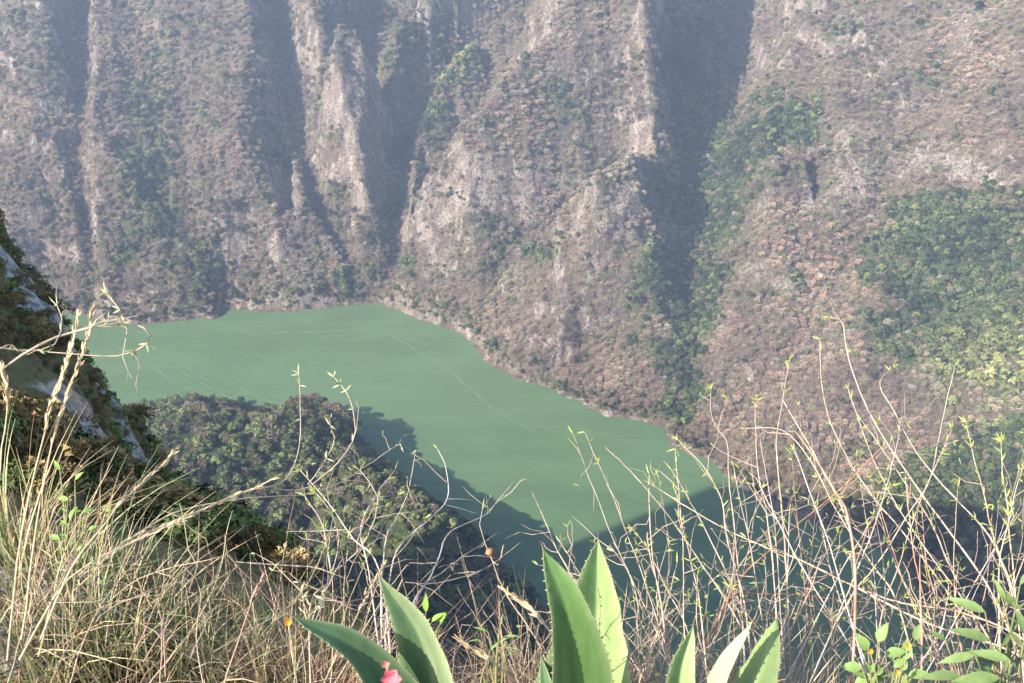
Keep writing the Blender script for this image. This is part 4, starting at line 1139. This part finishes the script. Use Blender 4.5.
def tussocks():
    r = np.random.default_rng(88)
    spec = []
    for (px, py, n, L0, L1, mixc, lab) in [
        (12, 570, 120, .15, .36, 'mix', 'tall straw and green tussock against the left frame edge'),
        (45, 610, 120, .12, .30, 'mix', 'bushy mixed tussock above the pale rock at the lower left'),
        (88, 600, 120, .14, .32, 'mix', 'leaning mixed tussock second from the left'),
        (10, 655, 120, .2, .36, 'straw', 'dry tussock beside the pale rock in the lower left corner'),
        (70, 668, 110, .16, .3, 'green', 'short green tussock just below the pale rock'),
        (125, 640, 100, .12, .26, 'green', 'green bladed tussock left of the rust coloured stalks'),
        (165, 660, 100, .12, .24, 'mix', 'fine pale green tussock with rust coloured blades'),
        (205, 680, 90, .10, .22, 'green', 'green tussock in front of the white cliff streak'),
        (250, 700, 90, .10, .22, 'mix', 'thin mixed tussock right of the white cliff streak'),
        (110, 700, 120, .14, .28, 'straw', 'straw tussock at the bottom edge left of the green blades'),
        (10, 550, 80, .16, .36, 'straw', 'high straw tussock on the slope at the far left'),
        (300, 720, 110, .16, .34, 'red', 'reddish dry tussock left of the left agave'),
        (345, 730, 110, .16, .36, 'straw', 'dry tussock behind the left agave blade'),
        (500, 735, 120, .16, .34, 'red', 'sweeping reddish tussock between left and middle agaves'),
        (530, 745, 110, .18, .34, 'straw', 'pale straw tussock leaning left behind the middle agave'),
        (640, 735, 130, .18, .36, 'red', 'dense reddish tussock right of the middle agave'),
        (668, 740, 120, .15, .32, 'straw', 'straw tussock behind the dark notched agave blade'),
        (760, 740, 120, .14, .3, 'red', 'reddish tussock behind the rightmost agave blade'),
        (815, 745, 120, .13, .26, 'straw', 'pale yellow tussock right of the agaves'),
        (870, 750, 100, .12, .24, 'mix', 'short mixed tussock below the orange buds'),
        (930, 750, 100, .12, .26, 'straw', 'dry tussock left of the broad leaved bush')]:
        f = foot_at(px, py)
        if f is None: f = at_d(px, 740, 2.15)
        root = empty('grass_tussock', f, lab, 'grass tussock', 'grass tussocks along the rim')
        drift = (-0.35, 0.1, 0) if 480 < px < 540 else (0.1, 0.05, 0)
        cs = {'mix': (GG, SG), 'straw': (SG, SG), 'green': (GG, GG[:2] + SG[:1]), 'red': (RG, SG)}[mixc]
        for nm, cc, k in (('green_blades' if mixc in ('mix', 'green') else 'inner_blades', cs[0], 0.6), ('dry_blades', cs[1], 0.55)):
            mb = MB(); grass_blades(mb, r, int(n * k * (0.6 if px < 300 else 1)), f, 0.085, (L0, L1), 0.9, cc, (0.0010, 0.0021), 1.0, drift)
            mb.build(nm, M_BLADE, root, origin=f)
tussocks()

def fill_grass():
    r = np.random.default_rng(99); mb = MB()
    for _ in range(48):
        px = r.uniform(-20, 290); py = r.uniform(560 + max(0, px - 60) * 0.45, 760)
        f = foot_at(px, py)
        if f is None: continue
        grass_blades(mb, r, 24, f, 0.14, (0.08, 0.24), 1.0, SG + GG, (0.0009, 0.0018), 0.8, (0.1, 0, 0), 5)
    for _ in range(150):
        px = r.uniform(280, 1060); f = at_d(px, r.uniform(700, 780), r.uniform(1.95, 2.4))
        f[2] = near_z(np.array([f[0]]), np.array([f[1]]))[0]
        grass_blades(mb, r, 22, f, 0.12, (0.12, 0.34 if px < 860 else 0.24), 1.1, RG + SG + (GG[1:] if px > 700 else []), (0.0007, 0.0015), 0.9, (-0.05, 0.05, 0), 6)
    o = mb.build('dry_grass', M_BLADE); tag(o, 'tangled dry grass along the rim', kind='stuff')
fill_grass()

def stalk(name, label, pts, d0, d1, rad, head, col=STRAW, headw=0.006):
    r = np.random.default_rng(int(pts[0][0] * 7) % 1000)
    P = path3(pts[::-1], d1, d0, 0.003, None, int(pts[0][0]))
    foot = P[0]; root = empty(name, foot, label, 'grass stalk', 'tall straw grass stalks on the left')
    mb = MB(); mb.tube(P, np.linspace(rad, rad * 0.5, len(P)) / 1000, col, 5); st = mb.build('stem', M_BLADE, root, origin=foot)
    k = int(len(P) * (1 - head)); H_ = P[k:]; hb = MB()
    T = np.gradient(P, axis=0); T /= np.linalg.norm(T, axis=1)[:, None]
    Q = spline(H_, max(20, len(H_) * 3)); m = len(Q)
    for i in range(m):
        t = i / m; w_ = headw * math.sin(math.pi * min(1, 0.12 + t * 0.88)) ** 0.7
        for _ in range(4):
            d = T[min(k + i // 3, len(T) - 1)] * 1.0 + r.normal(0, 0.16, 3); 
            o_ = r.normal(0, 1, 3) * w_ * 0.28
            hb.leaf(Q[i] + o_, d, SUNV + r.normal(0, .5, 3), 0.016, 0.0028, np.clip(col * r.uniform(0.85, 1.25), 0, 0.9), 0.0)
    hb.build('seed_head', M_BLADE, root, origin=foot)
stalk('grass_stalk', 'tallest straw stalk crossing the river bend at the left', [(93, 310), (82, 350), (64, 405), (48, 470), (35, 540), (22, 640)], 1.8, 1.7, 1.6, 0.55)
stalk('grass_stalk', 'straw stalk just left of the tallest one', [(78, 318), (70, 350), (61, 379), (50, 415), (36, 470), (18, 560), (8, 660)], 1.75, 1.7, 1.6, 0.55)
stalk('grass_stalk', 'bent straw stalk at the very left edge', [(3, 371), (8, 390), (5, 420), (1, 460), (-4, 520), (-6, 620)], 1.6, 1.6, 1.5, 0.4)
stalk('grass_stalk', 'lone straw stalk leaning right against the dark cliff', [(174, 452), (158, 470), (140, 487), (120, 508), (96, 536), (70, 570), (40, 640)], 1.9, 1.7, 1.7, 0.5)
stalk('grass_stalk', 'longest leaning straw stalk pointing right over the promontory', [(275, 478), (245, 492), (210, 507), (175, 524), (144, 539), (100, 560), (60, 590), (20, 660)], 2.0, 1.7, 1.8, 0.62)
stalk('grass_stalk', 'rust coloured stalk standing before the white cliff streak', [(262, 580), (252, 600), (240, 635), (225, 680), (215, 720)], 1.8, 1.7, 1.6, 0.3, PINKISH, 0.004)
stalk('grass_stalk', 'pale stalk slanting up behind the left agave tip', [(383, 567), (370, 590), (355, 620), (335, 660), (310, 720)], 2.1, 1.95, 2.0, 0.5, STRAW * 0.8, 0.007)
stalk('grass_stalk', 'thick pale stalk sloping down right between the agaves', [(505, 590), (530, 610), (548, 630), (570, 660), (600, 720)], 2.0, 1.9, 2.2, 0.45, STRAW, 0.007)
stalk('grass_stalk', 'pale stalk running from the left agave to the lower middle', [(460, 640), (480, 655), (500, 668), (520, 690), (540, 740)], 1.9, 1.85, 2.4, 0.5, STRAW * 0.9, 0.008)
def thin_stems():
    r = np.random.default_rng(123)
    for i in range(46):
        if i < 26:
            x0 = r.uniform(-20, 230); foot = (x0, r.uniform(600, 720)); top = (x0 + r.uniform(-30, 120), r.uniform(400 + max(0, x0) * 0.6, 600))
            where = 'over the left grass'
        else:
            x0 = r.uniform(290, 560); foot = (x0, 735); top = (x0 + r.uniform(-130, 110), r.uniform(540, 640)); where = 'between the left and middle agaves'
        mid = ((foot[0] + top[0]) / 2 + r.uniform(-25, 25), (foot[1] + top[1]) / 2 + r.uniform(-12, 12))
        P = path3([foot, mid, top], 1.75 if i < 26 else 2.05, r.uniform(1.7, 2.3), 0.004, None, i)
        mb = MB(); c = [PINKISH, STRAW, PALE][i % 3]; mb.tube(P, np.linspace(1.2, 0.5, len(P)) / 1000, np.clip(c * r.uniform(0.8, 1.1), 0, 0.8), 4)
        tb, lb = dress_stem(P, r, 0, 2, 0)
        off = mb.n; mb.V += tb.V; mb.T += tb.T; mb.F += [tuple(q + off for q in f) for f in tb.F]; mb.n += tb.n
        o = mb.build('dead_stem', M_TWIG)
        tone = ['reddish', 'straw coloured', 'pale'][i % 3]
        tag(o, f'thin {tone} dead stem {where}', 'stem', f'thin dead stems {where}')
thin_stems()

# ------------------------------------------------------------------ agaves
def mat_agave():
    m, nt, b = new_mat('agave_skin')
    at = N(nt, 'ShaderNodeAttribute', attribute_name='tint')
    geo = N(nt, 'ShaderNodeNewGeometry')
    mpn = N(nt, 'ShaderNodeMapping'); mpn.inputs['Scale'].default_value = (1, 1, 0.12); nt.links.new(geo.outputs['Position'], mpn.inputs[0])
    n1 = noise_n(nt, mpn.outputs[0], 70, 4, 0.65); n2 = noise_n(nt, geo.outputs['Position'], 140, 3, 0.6)
    c = mix(nt, 1.0, at.outputs['Color'], ramp(nt, [(0.3, (0.78, 0.82, 0.80)), (0.7, (1.12, 1.10, 1.05))], n1).outputs[0], 'MULTIPLY')
    c = mix(nt, ramp(nt, [(0.68, (0, 0, 0)), (0.76, (0.7, 0.7, 0.7))], n2).outputs[0], c, (0.30, 0.30, 0.20))
    nt.links.new(c, b.inputs['Base Color']); b.inputs['Roughness'].default_value = 0.55; b.inputs['Specular IOR Level'].default_value = 0.35
    tr = nt.nodes.new('ShaderNodeBsdfTranslucent'); ms = nt.nodes.new('ShaderNodeMixShader'); ms.inputs[0].default_value = 0.08
    nt.links.new(c, tr.inputs[0]); nt.links.new(b.outputs[0], ms.inputs[1]); nt.links.new(tr.outputs[0], ms.inputs[2]); nt.links.new(ms.outputs[0], nt.nodes['Material Output'].inputs[0])
    bump(nt, b, n2, 0.15, 0.002)
    return m
M_AG = mat_agave()

def agave_leaf(root, foot, tip, mid, base, W, normal, fold, colL, colR, seed, label=None):
    """tip/mid/base in world space; width W at the widest; normal: where the hollow side looks"""
    r = np.random.default_rng(seed); n = 46
    P = spline([base, mid, tip], n); T = np.gradient(P, axis=0); T /= np.linalg.norm(T, axis=1)[:, None]
    N_ = np.array(normal, float); mb = MB(); us = np.array([-1, -0.93, -0.7, -0.4, -0.14, 0, 0.14, 0.4, 0.7, 0.93, 1.0]); nu = len(us)
    V = []; COL = []
    for side in (1, -1):
        for i in range(n):
            t = i / (n - 1)
            w_ = W * 0.62 * (0.72 + 0.28 * math.sin(math.pi * min(1, t * 1.7))) * (1 - t ** 2.4) ** 0.9 if t < 1 else 0
            w_ = max(w_, 0.0008)
            s = np.cross(T[i], N_); s /= np.linalg.norm(s); nn = np.cross(s, T[i]); nn /= np.linalg.norm(nn)
            for u in us:
                wav = 1 + 0.02 * math.sin(t * 40 + seed)
                hgt = fold * (math.sqrt(u * u + 0.02) - 0.14) * w_
                th = 0.5 * (0.009 * (1 - t) + 0.0025) * (1 - u * u) ** 0.5 * side
                V.append(P[i] + s * u * w_ * wav + nn * (hgt + th))
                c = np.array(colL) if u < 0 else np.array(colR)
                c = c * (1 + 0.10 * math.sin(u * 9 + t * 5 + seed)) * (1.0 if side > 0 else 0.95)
                if abs(u) > 0.9: c = c * 0.65 + np.array([0.38, 0.42, 0.22]) * 0.35
                COL.append(c)
    F = []
    for k in range(2):
        o_ = k * n * nu
        for i in range(n - 1):
            for j in range(nu - 1):
                q = (o_ + i * nu + j, o_ + i * nu + j + 1, o_ + (i + 1) * nu + j + 1, o_ + (i + 1) * nu + j)
                F.append(q if k == 0 else q[::-1])
    for i in range(n - 1):
        for j in (0, nu - 1):
            q = (i * nu + j, (i + 1) * nu + j, n * nu + (i + 1) * nu + j, n * nu + i * nu + j)
            F.append(q)
    mb.add(V, F, COL)
    o = mb.build('leaf', M_AG, root, origin=foot)
    if label: o['label'] = label
    V = np.array(V)
    tb = MB()                                        # marginal teeth
    for j in (0, nu - 1):
        edge = V[[i * nu + j for i in range(n)]]; inner = V[[i * nu + (1 if j == 0 else nu - 2) for i in range(n)]]
        L = np.concatenate([[0], np.cumsum(np.linalg.norm(np.diff(edge, axis=0), axis=1))]); s_ = 0.012
        while s_ < L[-1] - 0.012:
            e = np.array([np.interp(s_, L, edge[:, a]) for a in range(3)]); q = np.array([np.interp(s_, L, inner[:, a]) for a in range(3)])
            e2 = np.array([np.interp(s_ + 0.004, L, edge[:, a]) for a in range(3)]); d = e - q; d /= np.linalg.norm(d) + 1e-9
            al = (e2 - e); al /= np.linalg.norm(al) + 1e-9
            hgt = r.uniform(0.0022, 0.0042)
            tb.tube([e - d * 0.001, e + d * hgt * 0.5 + al * 0.0006, e + d * hgt + al * 0.002], np.array([0.0022, 0.0012, 0.0003]), np.array([0.30, 0.24, 0.13]) * r.uniform(0.6, 1.1), 4)
            s_ += r.uniform(0.012, 0.021)
    tb.build('teeth', M_TWIG, o, origin=foot)
    sb = MB(); q = spline([P[-2], P[-1], P[-1] + T[-1] * 0.014], 6)
    sb.tube(q, np.linspace(0.0019, 0.0003, 6), np.array([0.20, 0.13, 0.10]), 5); sb.build('spine', M_TWIG, o, origin=foot)
    return o

def agave(label, centre_px, dep, leaves):
    c = at_d(*centre_px, dep); c[2] = float(near_z(np.array([c[0]]), np.array([c[1]]))[0])
    root = empty('agave', c, label, 'agave', 'agaves on the rim')
    for k, (tip, mid, W, nrm, fold, cl, cr, lab) in enumerate(leaves):
        base = c + np.array([0.012 * math.cos(k * 2.4), 0.012 * math.sin(k * 2.4), 0.01])
        agave_leaf(root, c, at_d(*tip), at_d(*mid), base, W, nrm, fold, cl, cr, 10 + k, lab)
    return c
SHADE_G = (0.060, 0.115, 0.045); MG = (0.10, 0.185, 0.055); BG = (0.21, 0.29, 0.115); TG = (0.075, 0.135, 0.062); GLARE_G = (0.31, 0.36, 0.23)  # dark and bright greens paint shaded and sunlit halves; near-white paints glare
toc = -FW + np.array([0, 0, 0.3])
agave('left agave with two broad blue-green blades, one leaning far left', (462, 800), 1.85, [
    ((293, 616, 1.62), (376, 672, 1.70), 0.072, toc + np.array([0.35, 0, 0.5]), 0.55, TG, TG, 'long blue-green leaf leaning far left'),
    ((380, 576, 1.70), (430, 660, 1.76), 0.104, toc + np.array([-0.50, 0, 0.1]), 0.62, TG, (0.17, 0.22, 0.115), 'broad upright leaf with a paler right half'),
    ((352, 700, 1.60), (400, 735, 1.70), 0.07, toc, 0.5, TG, MG, None), ((560, 730, 1.75), (510, 760, 1.8), 0.07, toc, 0.5, TG, MG, None)])
agave('middle agave with two tall pointed bright green blades side by side', (580, 800), 1.85, [
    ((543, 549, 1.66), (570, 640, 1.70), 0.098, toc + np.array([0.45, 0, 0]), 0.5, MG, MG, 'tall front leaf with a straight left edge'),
    ((598, 540, 1.84), (596, 645, 1.88), 0.150, toc + np.array([-0.35, 0, 0.15]), 0.75, SHADE_G, BG, 'tall rear leaf with shade painted on its left half and sunlight on its right'),
    ((541, 655, 1.86), (552, 710, 1.86), 0.040, toc + np.array([-0.4, 0, 0]), 0.7, TG, TG, 'small dark leaf at the left foot'),
    ((640, 740, 1.7), (610, 760, 1.75), 0.06, toc, 0.5, MG, BG, None)])
agave('right agave with three low blades, the middle one painted almost white for glare', (700, 800), 1.9, [
    ((693, 626, 1.78), (680, 700, 1.80), 0.072, toc + np.array([-0.1, 0, 0.1]), 0.8, SHADE_G, BG, 'left leaf with a nick and shade painted on its left half'),
    ((752, 622, 1.75), (715, 692, 1.80), 0.045, toc + np.array([-0.6, 0, 0.7]), 0.5, GLARE_G, GLARE_G, 'narrow leaf painted pale for sun glare'),
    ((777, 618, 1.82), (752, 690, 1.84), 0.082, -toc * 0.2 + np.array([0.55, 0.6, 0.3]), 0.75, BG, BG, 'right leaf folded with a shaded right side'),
    ((640, 720, 1.7), (665, 750, 1.8), 0.05, toc, 0.5, MG, BG, None)])

# ------------------------------------------------------------------ broad leaved bush, small flowers
def bush(label, name, foot_px, dep, leaves, L, W, col, cat='bush', stems=5, seed=0):
    r = np.random.default_rng(seed); f = at_d(*foot_px, dep)
    root = empty(name, f, label, cat); sb = MB(); lb = MB()
    heads = {}
    for (px, py, d, dx, dy, k) in leaves:
        p = at_d(px, py, d)
        q = spline([f, (f + p) / 2 + r.normal(0, 0.01, 3), p], 8); sb.tube(q, np.linspace(0.0026, 0.0012, 8), (0.20, 0.18, 0.09), 5)
        dirv = RT * dx + UP * dy + FW * r.uniform(-0.3, 0.2)
        l1 = MB()
        c = np.array(col) * r.uniform(0.85, 1.2); l1.leaf(p, dirv, -FW + UP * 0.8 + np.array([-0.4, 0, 0]) + r.normal(0, 0.2, 3), L * k, W * k, c, r.uniform(0.05, 0.3))
        l1.build('leaf', M_GREENLEAF, root, origin=f)
        for _ in range(5):
            l2 = MB(); l2.leaf(q[r.integers(3, 7)], dirv + RT * r.uniform(-1, 1) + UP * r.uniform(-0.3, 0.8), -FW + UP + r.normal(0, 0.3, 3), L * k * 0.55, W * k * 0.55, c * 0.8, 0.1); l2.build('leaf', M_GREENLEAF, root, origin=f)
    sb.build('stems', M_TWIG, root, origin=f)
bush('broad leaved bright green bush in the lower right corner', 'leafy_bush', (1005, 760), 2.0, [
    (1000, 590, 2.0, 0.9, -0.9, 1.0), (985, 612, 1.95, -1, 0.45, 1.3), (1015, 610, 1.9, 0.5, -1.0, 1.2), (990, 640, 1.9, -1, 0.35, 1.35), (1024, 640, 1.9, 0.8, 0.3, 1.1), (975, 655, 1.85, -1, -0.1, 1.2),
    (1010, 660, 1.85, -0.8, 0.2, 1.3), (1000, 678, 1.8, -1.0, 0.05, 1.6), (960, 676, 1.8, -1, 0.1, 1.3), (1020, 585, 2.0, 0.6, 0.8, 0.8), (1005, 600, 2.0, -0.5, 0.9, 0.8), (1030, 690, 1.8, 0.3, 0.8, 1.4), (945, 640, 1.9, -0.8, 0.5, 0.7)],
    0.050, 0.0135, (0.17, 0.25, 0.085), 'bush', seed=3)
bush('low round leaved weed under the reddish stem', 'low_weed', (880, 745), 2.0, [
    (868, 650, 2.0, -0.5, 0.7, .5), (878, 642, 2.0, 0.3, 0.9, .5), (862, 668, 2.0, -1, 0.1, .5), (885, 655, 2.0, 0.8, 0.3, .5), (895, 668, 2.0, 0.7, 0.7, .4), (872, 675, 2.0, -0.6, -0.3, .5), (905, 660, 2.0, 0.2, 1, .5), (908, 676, 2.0, 0.9, 0.2, .5), (915, 640, 2.05, 0.2, 1, .4)],
    0.075, 0.040, (0.20, 0.30, 0.09), 'weed', seed=4)
bush('small bright green sprig behind the broad agave leaf', 'green_sprig', (425, 700), 2.0, [
    (426, 612, 2.0, 0.0, 1, .55), (431, 622, 2.0, 0.6, 0.5, .5), (424, 625, 2.0, -0.5, 0.6, .45), (440, 625, 2.0, 0.4, 1, .4)], 0.06, 0.022, (0.24, 0.38, 0.06), 'sprig', seed=5)
bush('fine leaved green weed among the dry grass right of the left agave', 'fine_weed', (500, 720), 2.0, [
    (488, 632, 2.0, -0.8, 0.4, .5), (497, 645, 2.0, 0.6, 0.6, .5), (505, 636, 2.0, 0.9, 0.1, .5), (490, 650, 2.0, 0.8, 0.6, .6), (500, 626, 2.0, 0.2, 1, .4), (480, 640, 2.0, -1, 0, .4), (512, 648, 2.0, 1, -.2, .4)], 0.055, 0.010, (0.20, 0.32, 0.10), 'weed', seed=6)
bush('tiny green herb among the tall grass at the left', 'green_herb', (72, 600), 1.9, [
    (60, 470, 2.0, -.5, .8, .4), (75, 480, 2.0, .6, .7, .4), (68, 500, 1.95, -.8, .2, .45), (82, 512, 1.95, .8, .2, .4), (70, 520, 1.9, .2, 1, .45), (88, 530, 1.9, .9, .4, .4), (60, 540, 1.9, -.9, .5, .4), (78, 555, 1.9, .3, .9, .4)], 0.05, 0.022, (0.20, 0.33, 0.07), 'herb', seed=7)

def flower(label, px, py, d, rad, col, stem_to, name='flower', petals=5, seed=0):
    r = np.random.default_rng(seed); c = at_d(px, py, d); f = at_d(*stem_to)
    root = empty(name, f, label, 'flower'); mb = MB(); mb.tube(spline([f, (f + c) / 2 + np.array([0.004, 0, 0.004]), c], 8), 0.0011, (0.25, 0.26, 0.12), 5); mb.build('stem', M_TWIG, root, origin=f)
    pm = MB()
    for k in range(petals):
        a = k * 2 * math.pi / petals + seed; dv = RT * math.cos(a) + UP * math.sin(a) - FW * 0.5
        pm.leaf(c, dv, -FW + r.normal(0, .1, 3), rad, rad * 0.8, np.array(col) * r.uniform(0.85, 1.15), -0.2)
    pm.build('petals', M_PETAL, root, origin=f)
flower('pink flower in front of the leaning agave leaf at the bottom edge', 392, 677, 1.35, 0.016, (0.80, 0.20, 0.24), (400, 780, 1.4), petals=6)
flower('small red-pink bud just above the pink flower', 386, 664, 1.36, 0.007, (0.75, 0.22, 0.22), (400, 770, 1.4), 'flower_bud', 4, 2)
flower('small yellow flower left of the leaning agave tip', 289, 621, 1.9, 0.009, (0.85, 0.45, 0.04), (300, 740, 1.95), petals=6, seed=3)
for i, (px, py, w_) in enumerate([(870, 651, 'upper left'), (897, 672, 'lower middle'), (908, 645, 'upper right')]):
    flower(f'{w_} orange bud on the low round leaved weed', px, py, 1.95, 0.007, (0.80, 0.36, 0.03), (885, 745, 2.0), 'flower_bud', 6, i)
